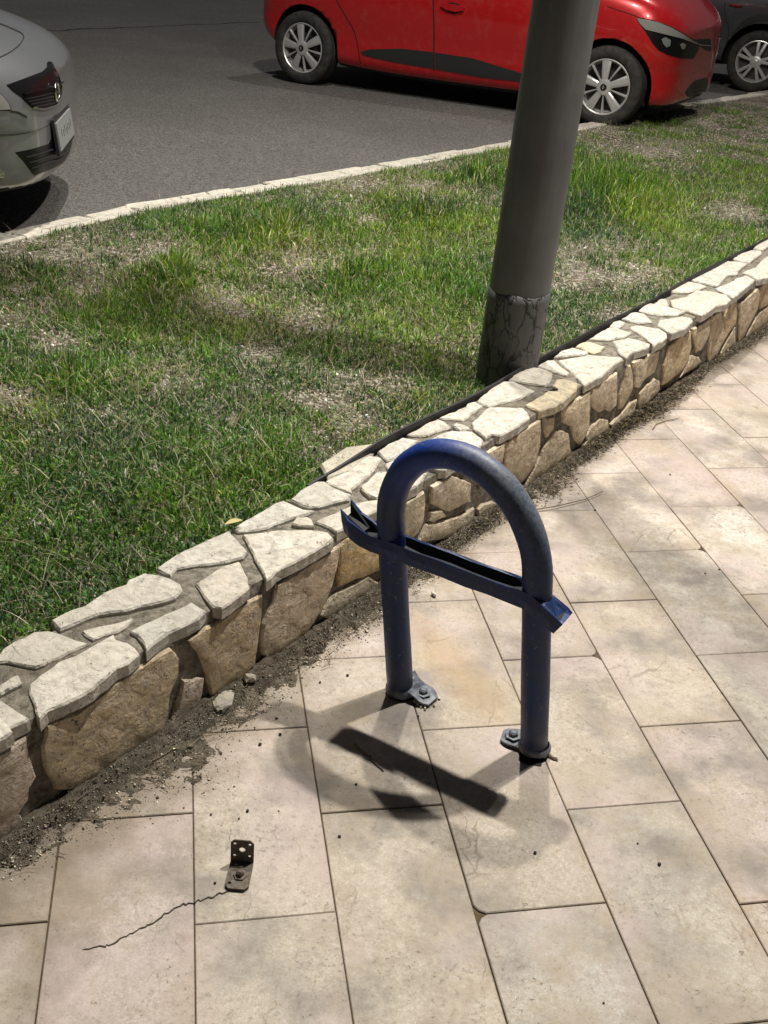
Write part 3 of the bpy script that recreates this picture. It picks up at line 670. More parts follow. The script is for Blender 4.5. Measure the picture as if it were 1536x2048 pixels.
for k in range(-6, 18):
    for j in range(-14, 24):
        t0 = phase(k) + j * TL; u0 = TOFF + k * TW
        c = TA * (u0 + TW / 2) + TB * (t0 + TL / 2)
        if c.y < 0.75 or c.y > 8.5 or abs(c.x) > 0.62 * c.y + 0.65: continue
        g = GAP * rnd.uniform(.7, 1.3)
        poly = [Vector((-TW / 2 + g / 2, -TL / 2 + g / 2)), Vector((TW / 2 - g / 2, -TL / 2 + g / 2)), Vector((TW / 2 - g / 2, TL / 2 - g / 2)), Vector((-TW / 2 + g / 2, TL / 2 - g / 2))]
        # keep only the part in front of the wall foot
        wp = W0 + WN * 0.006 - c; p0 = Vector((wp.dot(TA), wp.dot(TB))); nn = Vector((-WN.dot(TA), -WN.dot(TB)))
        poly = clip(poly, p0, nn)
        for q in CHIPS:
            d = q - c; d2 = Vector((d.dot(TA), d.dot(TB)))
            for v in list(poly):
                if (v - d2).length < 0.02:
                    r = 0.012; i = poly.index(v); a, b = poly[i - 1], poly[(i + 1) % len(poly)]
                    poly[i:i + 1] = [v + (a - v).normalized() * r * 1.6, v + ((a - v).normalized() + (b - v).normalized()) * r * .6, v + (b - v).normalized() * r * 1.6]; break
        if len(poly) < 3 or abs(poly_area(poly)) < 0.002: continue
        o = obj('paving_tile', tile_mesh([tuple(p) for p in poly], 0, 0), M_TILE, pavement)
        o.location = (c.x, c.y, rnd.uniform(-.0008, .0008)); o.rotation_euler = (rnd.uniform(-.002, .002), rnd.uniform(-.003, .003), TYAW)
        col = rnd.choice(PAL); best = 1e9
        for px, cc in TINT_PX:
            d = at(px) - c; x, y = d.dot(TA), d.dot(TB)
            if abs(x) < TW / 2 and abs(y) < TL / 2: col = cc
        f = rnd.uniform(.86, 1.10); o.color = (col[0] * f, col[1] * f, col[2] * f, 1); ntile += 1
ribbon('tile_crack', wiggle([at(p) for p in ((456, 1782), (420, 1795), (390, 1803), (350, 1815), (300, 1850), (260, 1868), (215, 1893), (165, 1900))], 7, 0.0028), 0.0026, 0.0, M_CRACK, pavement)


# ------------------------------------------------------------------ kerb
kerb = kind(empty('kerb', tuple(KERB[3])), 'structure')
def kerb_frame(L):
    acc = 0.0
    for a, b in zip(KERB, KERB[1:]):
        l = (b - a).length
        if acc + l >= L: t = (b - a) / l; return a + t * (L - acc), t
        acc += l
    return KERB[-1], (KERB[-1] - KERB[-2]).normalized()
KLEN = sum((b - a).length for a, b in zip(KERB, KERB[1:]))
def kerb_core():
    bm = bmesh.new(); rows = []
    for L in np.arange(0, KLEN, 0.25):
        p, t = kerb_frame(L); n = Vector((-t.y, t.x, 0)); p = p - KERB[3]
        rows.append([bm.verts.new(p + n * d + Vector((0, 0, z))) for d, z in ((-.062, ROAD - .05), (-.062, ROAD + .026), (.058, ROAD + .026), (.066, ROAD - .05))])
    for a, b in zip(rows, rows[1:]):
        for i in range(3): bm.faces.new((a[i], b[i], b[i + 1], a[i + 1]))
    return bm_mesh(bm, 'kerb_core')
obj('kerb_core', kerb_core(), M_MORTAR, kerb)
L = 0.4
while L < KLEN - 0.5:
    l = rnd.uniform(0.14, 0.34); p, t = kerb_frame(L + l / 2)
    split = rnd.random() < 0.55; segs = [(-.066, .070)]
    if split: c = rnd.uniform(-.02, .03); segs = [(-.066, c - .004), (c + .004, .070)]
    for d0, d1 in segs:
        a, b = -l / 2 + .004, l / 2 - .004; k = rnd.uniform(-.03, .03)
        P = [Vector((a + k, d0)), Vector(((a + b) / 2, d0 + rnd.uniform(-.01, .01))), Vector((b + k * .6, d0)), Vector((b, (d0 + d1) / 2)), Vector((b - k, d1)), Vector(((a + b) / 2, d1 + rnd.uniform(-.008, .008))), Vector((a - k * .6, d1))]
        me = stone_mesh('kerb_stone', P, t, Vector((-t.y, t.x, 0)), Vector((0, 0, 1)), p - KERB[3] + Vector((0, 0, ROAD + .036 + rnd.uniform(-.004, .006))), 0.05, rise=0.004, cham=0.006, rough=0.003, step=0.06, jit=.004)
        o = obj('kerb_stone', me, M_KERB, kerb); g = rnd.uniform(.9, 1.1); o.color = (g, g * .985, g * .95, 1)
    L += l

# ------------------------------------------------------------------ blue hoop barrier
HA = at((801, 1385)); HB = at((1068, 1503)); HU = (HB - HA).normalized(); HR = (HB - HA).length / 2
hz = math.atan2(HU.y, HU.x)
hoop = tag(empty('hoop_barrier', (HA.x, HA.y, 0), hz), 'leaning blue tubular hoop barrier with a battered crossbar on the paving', 'barrier')
LW = Vector((-0.118, 0.005, 1)).normalized(); hw = Vector((LW.dot(HU), LW.dot(Vector((-HU.y, HU.x, 0))), LW.z))
X = Vector((1, 0, 0)); D2 = Vector((2 * HR, 0, 0))
def hoop_path():
    pts = [hw * (0.012 + 0.439 * k / 8) for k in range(9)]; M = Vector((HR, 0, 0)) + hw * 0.451
    for k in range(1, 32):
        t = math.pi * k / 32; pts.append(M - X * HR * math.cos(t) + hw * 0.209 * math.sin(t))
    pts += [D2 + hw * (0.451 - 0.435 * k / 8) for k in range(9)]
    return pts
bm = bmesh.new(); pts = hoop_path(); tube(bm, pts, [0.0302 + 0.0004 * math.sin(i * 1.3) for i in range(len(pts))], 28)
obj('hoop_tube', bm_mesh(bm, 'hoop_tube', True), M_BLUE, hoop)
def crossbar():
    """hollow rectangular bar, crushed along the top, bent at both ends"""
    bm = bmesh.new(); Y = Vector((0, 1, 0)); Z = hw
    def ring(c, dy, dz, sag=0.0, tilt=0.0, open_=0.0, lean=0.0, inner=0.0):
        ax = (X * math.cos(tilt) - Z * math.sin(tilt)); az = (Z * math.cos(tilt) + X * math.sin(tilt))
        o = []
        y0, y1 = -dy / 2 + inner, dy / 2 - inner; z0, z1 = -dz / 2 + inner, dz / 2 - inner
        wv = .002 * math.sin(c.x * 60)
        P = [(y0, z0), (0, z0 - .001), (y1, z0), (y1 + .002, 0), (y1 + open_ * .3, z1 + open_ + wv), (y1 * .80 + open_ * .3, z1 - .002 + open_), (y1 * .55, z1 - sag), (y0 * .55, z1 - sag * 1.1), (y0 * .78 - open_ * .2, z1 - .003 + open_ * .3), (y0 - open_ * .2, z1 + open_ * .3 - wv * .5), (y0 - .002, 0)]
        j_ = .0009 if not inner else 0
        for y, z in P: o.append(bm.verts.new(c + Y * (y * .84 + rnd.uniform(-j_, j_)) + az * (z * .90 + rnd.uniform(-j_, j_)) + ax * (lean * z)))
        return o
    st = [(-0.104, .034, .052, .050, .022, .42, .006, -.5), (-0.085, .020, .066, .047, .024, .34, -.002, -.3), (-0.06, .008, .060, .046, .024, .20, .002, 0), (-0.035, .002, .058, .043, .013, .05, 0, 0), (0.0, 0, .062, .044, .012, 0, 0, 0),
          (0.035, 0, .060, .044, .023, 0, 0, 0), (0.07, -.001, .056, .043, .023, 0, 0, 0), (0.105, 0, .058, .043, .023, 0, 0, 0), (0.14, .001, .060, .042, .023, 0, 0, 0), (0.19, -.001, .056, .044, .023, 0, 0, 0), (0.24, 0, .060, .042, .023, 0, 0, 0), (0.285, .0, .058, .044, .023, 0.0, 0, 0),
          (0.312, .001, .060, .045, .014, 0.05, 0, 0), (0.335, .000, .062, .045, .001, .28, 0, 0), (0.36, -.010, .062, .044, .001, .50, 0, 0), (0.392, -.026, .062, .041, .008, .58, 0, 0), (0.402, -.032, .062, .040, .002, .58, 0, 0)]
    base = hw * 0.402
    R = [ring(base + X * x + Z * dz0 + Y * (-.004 if 0 <= x <= .34 else -.010), dy, dz, sag, tl, op, ln) for x, dz0, dy, dz, sag, tl, op, ln in st]
    n = len(R[0])
    for a, b in zip(R, R[1:]):
        for i in range(n): bm.faces.new((a[i], a[(i + 1) % n], b[(i + 1) % n], b[i]))
    # wall thickness and hollow ends
    for e, q in ((0, 2), (-1, -3)):
        x, dz0, dy, dz, sag, tl, op, ln = st[e]
        r1 = ring(base + X * x + Z * dz0 + Y * -.010, dy, dz, sag, tl, op, ln, .003)
        x, dz0, dy, dz, sag, tl, op, ln = st[q]
        r2 = ring(base + X * x + Z * dz0 + Y * -.010, dy, dz, .0, tl, 0, ln, .013)
        for i in range(n):
            bm.faces.new((R[e][i], R[e][(i + 1) % n], r1[(i + 1) % n], r1[i])); bm.faces.new((r1[i], r1[(i + 1) % n], r2[(i + 1) % n], r2[i]))
        bm.faces.new(r2)
    me = bm_mesh(bm, 'crossbar'); me.materials.append(M_BLUE); me.materials.append(M_GRIME_SHADE)
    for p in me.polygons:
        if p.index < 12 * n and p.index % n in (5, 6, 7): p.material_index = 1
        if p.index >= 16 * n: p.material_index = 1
    return me
M_GRIME_SHADE = plain('grime_and_shade', (.010, .011, .014), .75)  # grime plus painted-in shade of the open channel and hollow ends
obj('crossbar', crossbar(), None, hoop)
def bent_plate(name, p0, p1, w0, w1, z0, z1, th=.005, crumple=.005, nseg=7, corner=.35):
    bm = bmesh.new(); p0 = Vector(p0); p1 = Vector(p1); t = (p1 - p0).normalized(); n = Vector((-t.y, t.x, 0)); rows = []
    for i in range(nseg + 1):
        f = i / nseg; c = p0.lerp(p1, f); w = (w0 + (w1 - w0) * f) * (1 if f < .8 else 1 - corner * (f - .8) / .2)
        z = z0 + (z1 - z0) * (f ** .7); row = []
        for j in range(5):
            g = j / 4 - .5; zz = z + crumple * math.sin(f * 7 + g * 5) * (1 - f) + rnd.uniform(-.001, .001)
            row.append((bm.verts.new(c + n * g * w + Vector((0, 0, zz))), bm.verts.new(c + n * g * w + Vector((0, 0, zz - th)))))
        rows.append(row)
    for a, b in zip(rows, rows[1:]):
        for j in range(4):
            bm.faces.new((a[j][0], b[j][0], b[j + 1][0], a[j + 1][0])); bm.faces.new((a[j][1], a[j + 1][1], b[j + 1][1], b[j][1]))
        bm.faces.new((a[0][0], a[0][1], b[0][1], b[0][0])); bm.faces.new((a[4][0], b[4][0], b[4][1], a[4][1]))
    for r in (rows[0], rows[-1]):
        for j in range(4): bm.faces.new((r[j][0], r[j + 1][0], r[j + 1][1], r[j][1]))
    return bm_mesh(bm, name)
def to_hoop(p): return Matrix.Rotation(-hz, 3, 'Z') @ (p - Vector((HA.x, HA.y, 0)))
def bolt_mesh(name, r=.011):
    bm = bmesh.new(); lathe(bm, [(0, r * 1.7), (.003, r * 1.7), (.0032, r), (.010, r * .95), (.013, r * .55), (.0135, .0005)], 6, 'Z'); bmesh.ops.triangulate(bm, faces=[f for f in bm.faces if len(f.verts) > 4]); return bm_mesh(bm, name)
lp0 = to_hoop(at((812, 1380))); lp1 = to_hoop(at((866, 1408)))
fp = obj('foot_plate', bent_plate('foot_plate', lp0, lp1, .062, .058, .036, .010, .005, .007), M_PLATE, hoop)
obj('bolt', bolt_mesh('bolt'), M_PLATE, fp, lp0.lerp(lp1, .62) + Vector((0, 0, .016)))
rp0 = to_hoop(at((1060, 1490))); rp1 = to_hoop(at((1003, 1476)))
fp = obj('foot_plate', bent_plate('foot_plate', rp0, rp1, .066, .05, .014, .010, .005, .003), M_PLATE, hoop)
obj('bolt', bolt_mesh('bolt'), M_PLATE, fp, rp0.lerp(rp1, .62) + Vector((0, 0, .014)))
def collar(c, r, h):
    bm = bmesh.new(); lathe(bm, [(-.004, r * .96), (-.004, r * 1.13), (h * .35, r * 1.16), (h, r * 1.0)], 22, 'Z')
    for v in bm.verts: v.co += Vector((0, 0, rnd.uniform(-.002, .002)))
    return obj('foot_collar', bm_mesh(bm, 'foot_collar', True), M_PLATE, hoop, c)
collar(Vector((0, 0, .010)), .031, .014); collar(D2 + Vector((-.001, 0, .014)), .031, .012)

# flat black patches painting the shade under the raised hoop feet
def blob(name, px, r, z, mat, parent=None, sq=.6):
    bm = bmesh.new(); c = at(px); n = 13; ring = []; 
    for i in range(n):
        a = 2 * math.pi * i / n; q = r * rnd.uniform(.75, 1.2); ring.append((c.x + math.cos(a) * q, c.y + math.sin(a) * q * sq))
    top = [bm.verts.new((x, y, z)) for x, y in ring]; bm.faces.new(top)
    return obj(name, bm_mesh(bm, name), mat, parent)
blob('foot_shade', (1063, 1519), .030, .0022, M_DARK, pavement, .75)
blob('foot_shade', (800, 1392), .028, .0022, M_DARK, pavement, .7)

# ------------------------------------------------------------------ small L bracket bolted to the paving
M_RUST = NT('rusty_bracket'); _c = M_RUST.coord('Object'); _n = M_RUST.noise(_c, 90, 6, .7); _n2 = M_RUST.noise(_c, 300, 3, .7)
M_RUST = M_RUST.set(color=M_RUST.mix(M_RUST.ramp(_n, [(.35, 0), (.65, 1)]), (0.055, 0.045, 0.035), (0.17, 0.14, 0.105)), rough=.75, metal=.2, normal=M_RUST.bump(_n2, .4, .002))
def holed_plate(name, outer, holes, th, fx, fy, fn, org):
    bm = bmesh.new(); loops = [[Vector((x, y, 0)) for x, y in outer]] + [[Vector((cx + r * math.cos(-2 * math.pi * k / 14), cy + ry * math.sin(-2 * math.pi * k / 14), 0)) for k in range(14)] for cx, cy, r, ry in holes]
    tri = tessellate_polygon(loops); flat = [v for l in loops for v in l]
    P = lambda v, h: org + fx * v.x + fy * v.y + fn * h
    A = [bm.verts.new(P(v, 0)) for v in flat]; B = [bm.verts.new(P(v, -th)) for v in flat]
    for t in tri: bm.faces.new([A[i] for i in t]); bm.faces.new([B[i] for i in t][::-1])
    o = 0
    for l in loops:
        n = len(l)
        for i in range(n): bm.faces.new((A[o + i], A[o + (i + 1) % n], B[o + (i + 1) % n], B[o + i]))
        o += n
    return bm_mesh(bm, name)
bo = at((484, 1729)); bx = (at((507, 1731)) - at((461, 1727))).normalized(); by = Vector((-bx.y, bx.x, 0)); bwid = (at((507, 1731)) - at((461, 1727))).length
bracket = tag(empty('angle_bracket', tuple(bo), math.atan2(bx.y, bx.x)), 'small rusty angle bracket with punched upright, bolted to the paving', 'bracket')
hb = bwid / 2; X3, Y3, Z3 = Vector((1, 0, 0)), Vector((0, 1, 0)), Vector((0, 0, 1)); BL = (at((478, 1783)) - bo).length
obj('upright_plate', holed_plate('upright_plate', [(-hb, 0), (hb, 0), (hb, .044), (hb - .007, .051), (-hb + .007, .051), (-hb, .044)], [(-.014, .042, .0032, .0026), (.014, .042, .0032, .0026), (0, .029, .0058, .0055), (-.014, .015, .0030, .0024), (.014, .015, .0030, .0024)], .0025, X3, (Z3 + Y3 * .10).normalized(), Vector((0, -1, .1)).normalized(), Vector((0, 0, .006))), M_RUST, bracket)
obj('base_plate', holed_plate('base_plate', [(-hb, 0), (-hb, -BL + .008), (-hb + .007, -BL), (hb - .007, -BL), (hb, -BL + .008), (hb, 0)], [(-.014, -BL + .012, .003, .003)], .004, X3, Y3, Z3, Vector((0, 0, .007))), M_RUST, bracket)
obj('bolt', bolt_mesh('bolt', .0075), M_RUST, bracket, Vector((.002, -BL * .52, .007)))

# ------------------------------------------------------------------ lamp post
PB = Vector((0.386, 3.46, 0.08)); PAX = Vector((0.03, 0.004, 1.0)).normalized()
post = tag(empty('lamp_post', tuple(PB)), 'tall grey steel lamp post with peeling lower sleeve, behind the stone wall', 'lamp post')
bm = bmesh.new(); tube(bm, [PAX * (i * .4) for i in range(17)], [0.104 - 0.0016 * i for i in range(17)], 40)
obj('pole', bm_mesh(bm, 'pole', True), M_POLE, post)
def sleeve():
    bm = bmesh.new(); rings = []; n = 72
    for i in range(15):
        h = .52 * i / 14 * .86; ring = []
        for k in range(n):
            a = 2 * math.pi * k / n; hh = h
            if i == 14: hh = h - .008 * (0.5 + .5 * math.sin(a * 5 + 1)) - rnd.uniform(0, .004)
            r = .1047 + .0002 * math.sin(a * 9 + i) 
            ring.append(bm.verts.new(PAX * hh + Vector((math.cos(a) * r, math.sin(a) * r, 0))))
        rings.append(ring)
    rings.append([bm.verts.new(v.co * 1.0 - Vector((math.cos(2 * math.pi * k / n), math.sin(2 * math.pi * k / n), 0)) * .002) for k, v in enumerate(rings[-1])])
    for a, b in zip(rings, rings[1:]):
        for k in range(n): bm.faces.new((a[k], a[(k + 1) % n], b[(k + 1) % n], b[k]))
    return bm_mesh(bm, 'sleeve', True)
obj('sleeve', sleeve(), M_SLEEVE, post)
LH = Vector((-0.12, 4.95, 6.40)); top = PAX * 6.35; lh = LH - PB
bm = bmesh.new(); tube(bm, [top * .985, top + (lh - top) * .25 + Vector((0, 0, .25)), top + (lh - top) * .6 + Vector((0, 0, .3)), lh + Vector((.12, -.1, .12))], [.045, .04, .036, .03], 16)
obj('arm', bm_mesh(bm, 'arm', True), M_POLE, post)
ad = Vector((lh.x - top.x, lh.y - top.y, 0)).normalized()
bm = bmesh.new(); RM = Matrix(((ad.x, -ad.y, 0), (ad.y, ad.x, 0), (0, 0, 1)))
box(bm, lh + Vector((0, 0, .09)), (.62, .26, .10), RM, .8)
bmesh.ops.bevel(bm, geom=bm.edges[:], offset=.03, segments=3, affect='EDGES')
head = obj('lamp_head', bm_mesh(bm, 'lamp_head', True), M_POLE, post)
t = NT('lamp_glass'); t.b.inputs['Emission Color'].default_value = (1, .86, .62, 1); t.b.inputs['Emission Strength'].default_value = 30.0
M_GLOW = t.set(color=(.8, .75, .6), rough=.3)
bm = bmesh.new(); box(bm, lh + Vector((0, 0, .035)), (.42, .19, .012), RM); obj('lamp_glass', bm_mesh(bm, 'lamp_glass'), M_GLOW, head)
la = bpy.data.lights.new('lamp_light', 'AREA'); la.shape = 'RECTANGLE'; la.size = .22; la.size_y = .12; la.energy = 400.0; la.color = (1.0, .95, .87)
lo = bpy.data.objects.new('lamp_light', la); COL.objects.link(lo); lo.parent = post; lo.location = lh + Vector((0, 0, .02)); lo.rotation_euler = (0, 0, math.atan2(ad.y, ad.x))
# path lamp on the pavement, just outside the right edge of the picture; it throws the hoop's main shadow
LP2 = Vector((1.41, 3.31, 4.62)); PP = Vector((2.75, 3.05, 0.0))
path_lamp = tag(empty('path_lamp', tuple(PP)), 'slim grey path lamp standing on the paving to the right of the picture', 'lamp post')
bm = bmesh.new(); tube(bm, [(0, 0, 0), (0, 0, 2.4), (0, 0, 4.75)], [.06, .05, .042], 24); obj('pole', bm_mesh(bm, 'pole', True), M_POLE, path_lamp)
q2 = LP2 - PP; bm = bmesh.new(); tube(bm, [(0, 0, 4.7), (q2.x * .5, q2.y * .5, 4.86), (q2.x, q2.y, 4.78)], [.028, .026, .024], 12); obj('arm', bm_mesh(bm, 'arm', True), M_POLE, path_lamp)
bm = bmesh.new(); lathe(bm, [(.02, .17), (.05, .18), (.12, .13), (.16, .05), (.165, .001)], 32, 'Z'); hd2 = obj('lamp_head', bm_mesh(bm, 'lamp_head', True), M_POLE, path_lamp, q2)
bm = bmesh.new(); lathe(bm, [(.030, .001), (.030, .155)], 32, 'Z'); obj('lamp_glass', bm_mesh(bm, 'lamp_glass'), M_GLOW, hd2)
lb = bpy.data.lights.new('path_light', 'AREA'); lb.shape = 'DISK'; lb.size = .13; lb.energy = 290.0; lb.color = (1.0, .955, .89)
lbo = bpy.data.objects.new('path_light', lb); COL.objects.link(lbo); lbo.parent = path_lamp; lbo.location = q2 + Vector((0, 0, .018))

# ------------------------------------------------------------------ grass, gravel and debris
def vnoise(x, y, seed):
    r = np.random.default_rng(seed); T = r.random((64, 64))
    xi = np.floor(x).astype(int); yi = np.floor(y).astype(int); fx = x - xi; fy = y - yi
    fx = fx * fx * (3 - 2 * fx); fy = fy * fy * (3 - 2 * fy)
    g = lambda a, b: T[a % 64, b % 64]
    return (g(xi, yi) * (1 - fx) + g(xi + 1, yi) * fx) * (1 - fy) + (g(xi, yi + 1) * (1 - fx) + g(xi + 1, yi + 1) * fx) * fy
def fbm(x, y, seed, o=4):
    v = 0; a = .5; t = 0
    for i in range(o): v = v + a * vnoise(x * 2 ** i, y * 2 ** i, seed + i); t += a; a *= .55
    return v / t
KS = np.array([(k - W0).dot(WD) for k in KERB]); KD = np.array([(k - W0).dot(WN) for k in KERB])
def verge_zv(s, d):
    k = np.interp(s, KS, KD); f = np.clip((d - WT) / np.maximum(k - WT, .1), 0, 1)
    y = W0.y + WD.y * s + WN.y * WT; z0 = 0.238 + 0.016 * (y - 1.4) - .028 - .02 * np.clip((s - 1.2), 0, 1) - .05 * np.exp(-((s - 2.05) / .45) ** 2); z1 = ROAD + .032
    return z0 + (z1 - z0) * f + .010 * np.sin(s * 7.1 + d * 3) * np.sin(d * 6.3 - s * 2.2) * np.minimum(1, f * 8) * np.minimum(1, (1 - f) * 8)
def to_world(s, d): return W0.x + WD.x * s + WN.x * d, W0.y + WD.y * s + WN.y * d
def proj(x, y, z):
    v = np.stack([x, y, z - EYE], -1); F = np.array(FW); zc = v @ F
    return CX + PX_F * (v @ np.array(RT)) / zc, CY - PX_F * (v @ np.array(UP)) / zc, zc
def sample_verge(n, near=0.5):
    """random points on the verge, denser towards the camera"""
    S, D = [], []; got = 0
    while got < n:
        m = n * 3; s = rng.uniform(-.9, 9.6, m); k = np.interp(s, KS, KD); d = rng.uniform(WT + .012, 1, m) * 0 + WT + .012 + (k - .062 - WT - .012) * rng.random(m)
        x, y = to_world(s, d); z = verge_zv(s, d); u, v, zc = proj(x, y, z)
        dens = np.clip((2.6 / np.maximum(zc, .5)) ** 1.15, .05, 1)
        ok = (u > -140) & (u < 1680) & (v > -60) & (v < 1500) & (rng.random(m) < dens) & (zc > .5) & (rng.random(m) < (k - WT) / 2.6)
        s, d = s[ok], d[ok]; S.append(s); D.append(d); got += len(s)
    return np.concatenate(S)[:n], np.concatenate(D)[:n]
BARE = [(60, 500, 130), (40, 572, 110), (170, 568, 80), (240, 522, 90), (330, 500, 70), (460, 600, 90), (620, 525, 110), (560, 545, 60), (330, 760, 80), (760, 775, 90), (600, 640, 80), (650, 800, 70), (530, 705, 60),
        (870, 372, 90), (720, 365, 90), (640, 360, 60), (1200, 520, 80), (1270, 545, 80), (1150, 560, 60), (1250, 262, 130), (1400, 245, 150), (1500, 275, 110), (1330, 300, 90), (700, 865, 90), (660, 905, 60), (20, 790, 80), (740, 440, 30), (120, 690, 50), (1480, 420, 60), (1240, 640, 60), (0, 640, 60), (240, 430, 40)]
TALL = [(345, 560, 70, .13), (300, 590, 60, .07), (560, 470, 90, .11), (440, 470, 70, .07), (700, 560, 90, .10), (840, 430, 90, .10), (1200, 385, 90, .17), (1240, 420, 80, .14), (1160, 430, 70, .09), (960, 360, 50, .14), (900, 560, 80, .06), (60, 540, 50, .05), (810, 820, 50, .05), (650, 480, 70, .06), (1130, 330, 60, .07), (560, 960, 60, .05), (120, 760, 60, .045), (950, 610, 60, .06)]
def field(u, v, spots, val=None):
    f = np.zeros_like(u)
    for sp in spots:
        q = ((u - sp[0]) / sp[2]) ** 2 + ((v - sp[1]) / (sp[2] * .42)) ** 2
        f = np.maximum(f, np.exp(-q) * (1 if val is None else sp[3]))
    return f
def blades(name, S, D, H, Wd, lean, col, zoff=0.0, seg=3, droop=.5):
    n = len(S); x, y = to_world(S, D); z = verge_zv(S, D) + zoff
    az = rng.uniform(0, 2 * np.pi, n); wz = az + np.pi / 2 + rng.normal(0, .5, n)
    dirx, diry = np.cos(az), np.sin(az); wx, wy = np.cos(wz) * Wd / 2, np.sin(wz) * Wd / 2
    V = []; 
    prof = [1.0, .92, .62, 0.0] if seg == 3 else [1.0, .85, 0.0]
    ang = np.zeros(n) + lean * .55; px = np.zeros(n); pz = np.zeros(n); step = H / seg
    C = []
    for i in range(seg + 1):
        bx, by, bz = x + dirx * px, y + diry * px, z + pz
        sh = np.clip(.55 + .45 * i / seg, 0, 1)[None] if False else 1.0
        if prof[i] > 0:
            V.append(np.stack([bx - wx * prof[i], by - wy * prof[i], bz], -1)); V.append(np.stack([bx + wx * prof[i], by + wy * prof[i], bz], -1))
        else: V.append(np.stack([bx, by, bz], -1))
        px = px + np.sin(ang) * step; pz = pz + np.maximum(np.cos(ang), -.25) * step; ang = ang + lean * droop
    k = len(V); V = np.stack(V, 1).reshape(-1, 3); idx = np.arange(n)[:, None] * k
    V[:, 2] = np.maximum(V[:, 2], np.repeat(z, k) + .0008)
    quads = np.concatenate([idx + np.array([[2 * i, 2 * i + 1, 2 * i + 3, 2 * i + 2]]) for i in range(seg - 1)]); tris = idx + np.array([[2 * seg - 2, 2 * seg - 1, 2 * seg]])
    cols = np.repeat(np.concatenate([col, np.ones((n, 1))], 1), k, 0)
    return arr_mesh(name, V, tris, quads, cols)
def pick(n, choices, w):
    c = np.array(choices)[rng.choice(len(choices), n, p=np.array(w) / sum(w))]; return np.clip(c * rng.uniform(.7, 1.3, (n, 1)) * rng.uniform(.92, 1.08, (n, 3)), 0, 1)
GREENS = [(.085, .205, .018), (.055, .16, .016), (.14, .26, .022), (.032, .098, .016), (.11, .19, .035)]; YEL = [(.20, .29, .026), (.25, .32, .04), (.15, .25, .02)]; DRY = [(.42, .36, .22), (.34, .28, .17), (.50, .45, .31), (.25, .21, .12)]; BLU = [(.045, .105, .038), (.06, .12, .05)]
def turf():
    S, D = sample_verge(300000); x, y = to_world(S, D); u, v, zc = proj(x, y, verge_zv(S, D)); n = len(S)
    bare = field(u, v, BARE); tall = field(u, v, TALL, True); tm = field(u, v, TALL); nz = fbm(S * 2.3, D * 2.3, 3); nz2 = fbm(S * 7, D * 7, 21); big = fbm(S * .9 + 5, D * .9, 40)
    bare = bare * .95 * (nz2 < .66); dens = np.clip(1.5 * (nz2 * .6 + nz * .4) + .36 - 1.0 * bare + .5 * tm, 0.05, 1)
    dens *= np.clip(.45 + 1.2 * nz2, 0, 1)
    keep = rng.random(n) < dens; S, D, u, v, nz, nz2, tall, big, bare = [a[keep] for a in (S, D, u, v, nz, nz2, tall, big, bare)]; n = len(S)
    H = (.016 + .022 * rng.random(n) + .018 * np.clip(nz - .4, 0, 1) * 2) * (.75 + .5 * nz2) ; H = H * (1 - .4 * bare) + tall * rng.uniform(.3, .9, n) * (rng.random(n) < .7)
    col = pick(n, GREENS, [4, 4, 3, 2, 2]); yel = rng.random(n) < np.clip((nz - .5) * 3.0, 0, .8) * .75; col[yel] = pick(yel.sum(), YEL, [2, 1, 3])
    yb = rng.random(n) < field(u, v, [(850, 430, 150), (820, 815, 90), (60, 840, 110), (470, 640, 110), (900, 700, 120), (1300, 430, 120), (560, 480, 110)]) * .8; col[yb] = pick(yb.sum(), YEL, [2, 2, 1])
    bl = rng.random(n) < np.clip((.52 - nz) * 3, 0, .7); col[bl] = pick(bl.sum(), BLU, [1, 1])
    dr = rng.random(n) < (.10 + .36 * bare + .08 * (big > .55)); col[dr] = pick(dr.sum(), DRY, [3, 3, 2, 2])
    cl = fbm(S * 14, D * 14, 91); col = np.clip(col * rng.uniform(.5, 1.55, (n, 1)) * (.45 + 1.15 * cl)[:, None], 0, .6); H = H * (.45 + .95 * cl); lean = np.abs(rng.normal(.85, .65, n)) * (1 - .5 * np.clip(tall * 10, 0, 1)); Wd = rng.uniform(.0020, .0046, n) * (1 + .6 * np.clip(tall * 9, 0, 1))
    H[dr] *= 1.15; lean[dr] += .5
    return blades('turf', S, D, H, Wd, lean, col)
kind(obj('grass', turf(), M_BLADE), 'stuff', 'patchy short green and straw coloured grass on the verge between wall and kerb', 'grass')
def weeds():
    S, D = sample_verge(26000); x, y = to_world(S, D); u, v, zc = proj(x, y, verge_zv(S, D)); n = len(S)
    m = np.clip(field(u, v, [(120, 1120, 260), (300, 1000, 250), (60, 980, 200), (520, 900, 120), (800, 820, 60), (470, 980, 120), (20, 1220, 200), (1150, 640, 80)]), 0, 1)
    keep = rng.random(n) < m * .85 + .03; S, D = S[keep], D[keep]; n = len(S)
    return blades('leaves', S, D, rng.uniform(.010, .020, n), rng.uniform(.005, .010, n), rng.uniform(.5, 1.4, n), pick(n, [(.055, .12, .022), (.04, .09, .02), (.08, .15, .03)], [2, 2, 1]), rng.uniform(.002, .022, n), 3, .35)
kind(obj('leafy_weeds', weeds(), M_BLADE), 'stuff', 'small broad-leaved weeds mixed into the grass near the wall', 'weeds')
def straw():
    S, D = sample_verge(9000); n = len(S)
    return blades('straw', S, D, rng.uniform(.03, .10, n), rng.uniform(.0010, .0018, n), rng.uniform(1.2, 1.9, n), pick(n, DRY, [3, 2, 3, 1]), rng.uniform(.002, .022, n), 3, .12)
kind(obj('dry_stems', straw(), M_BLADE), 'stuff', 'dry straw stems lying loose in the grass', 'straw')
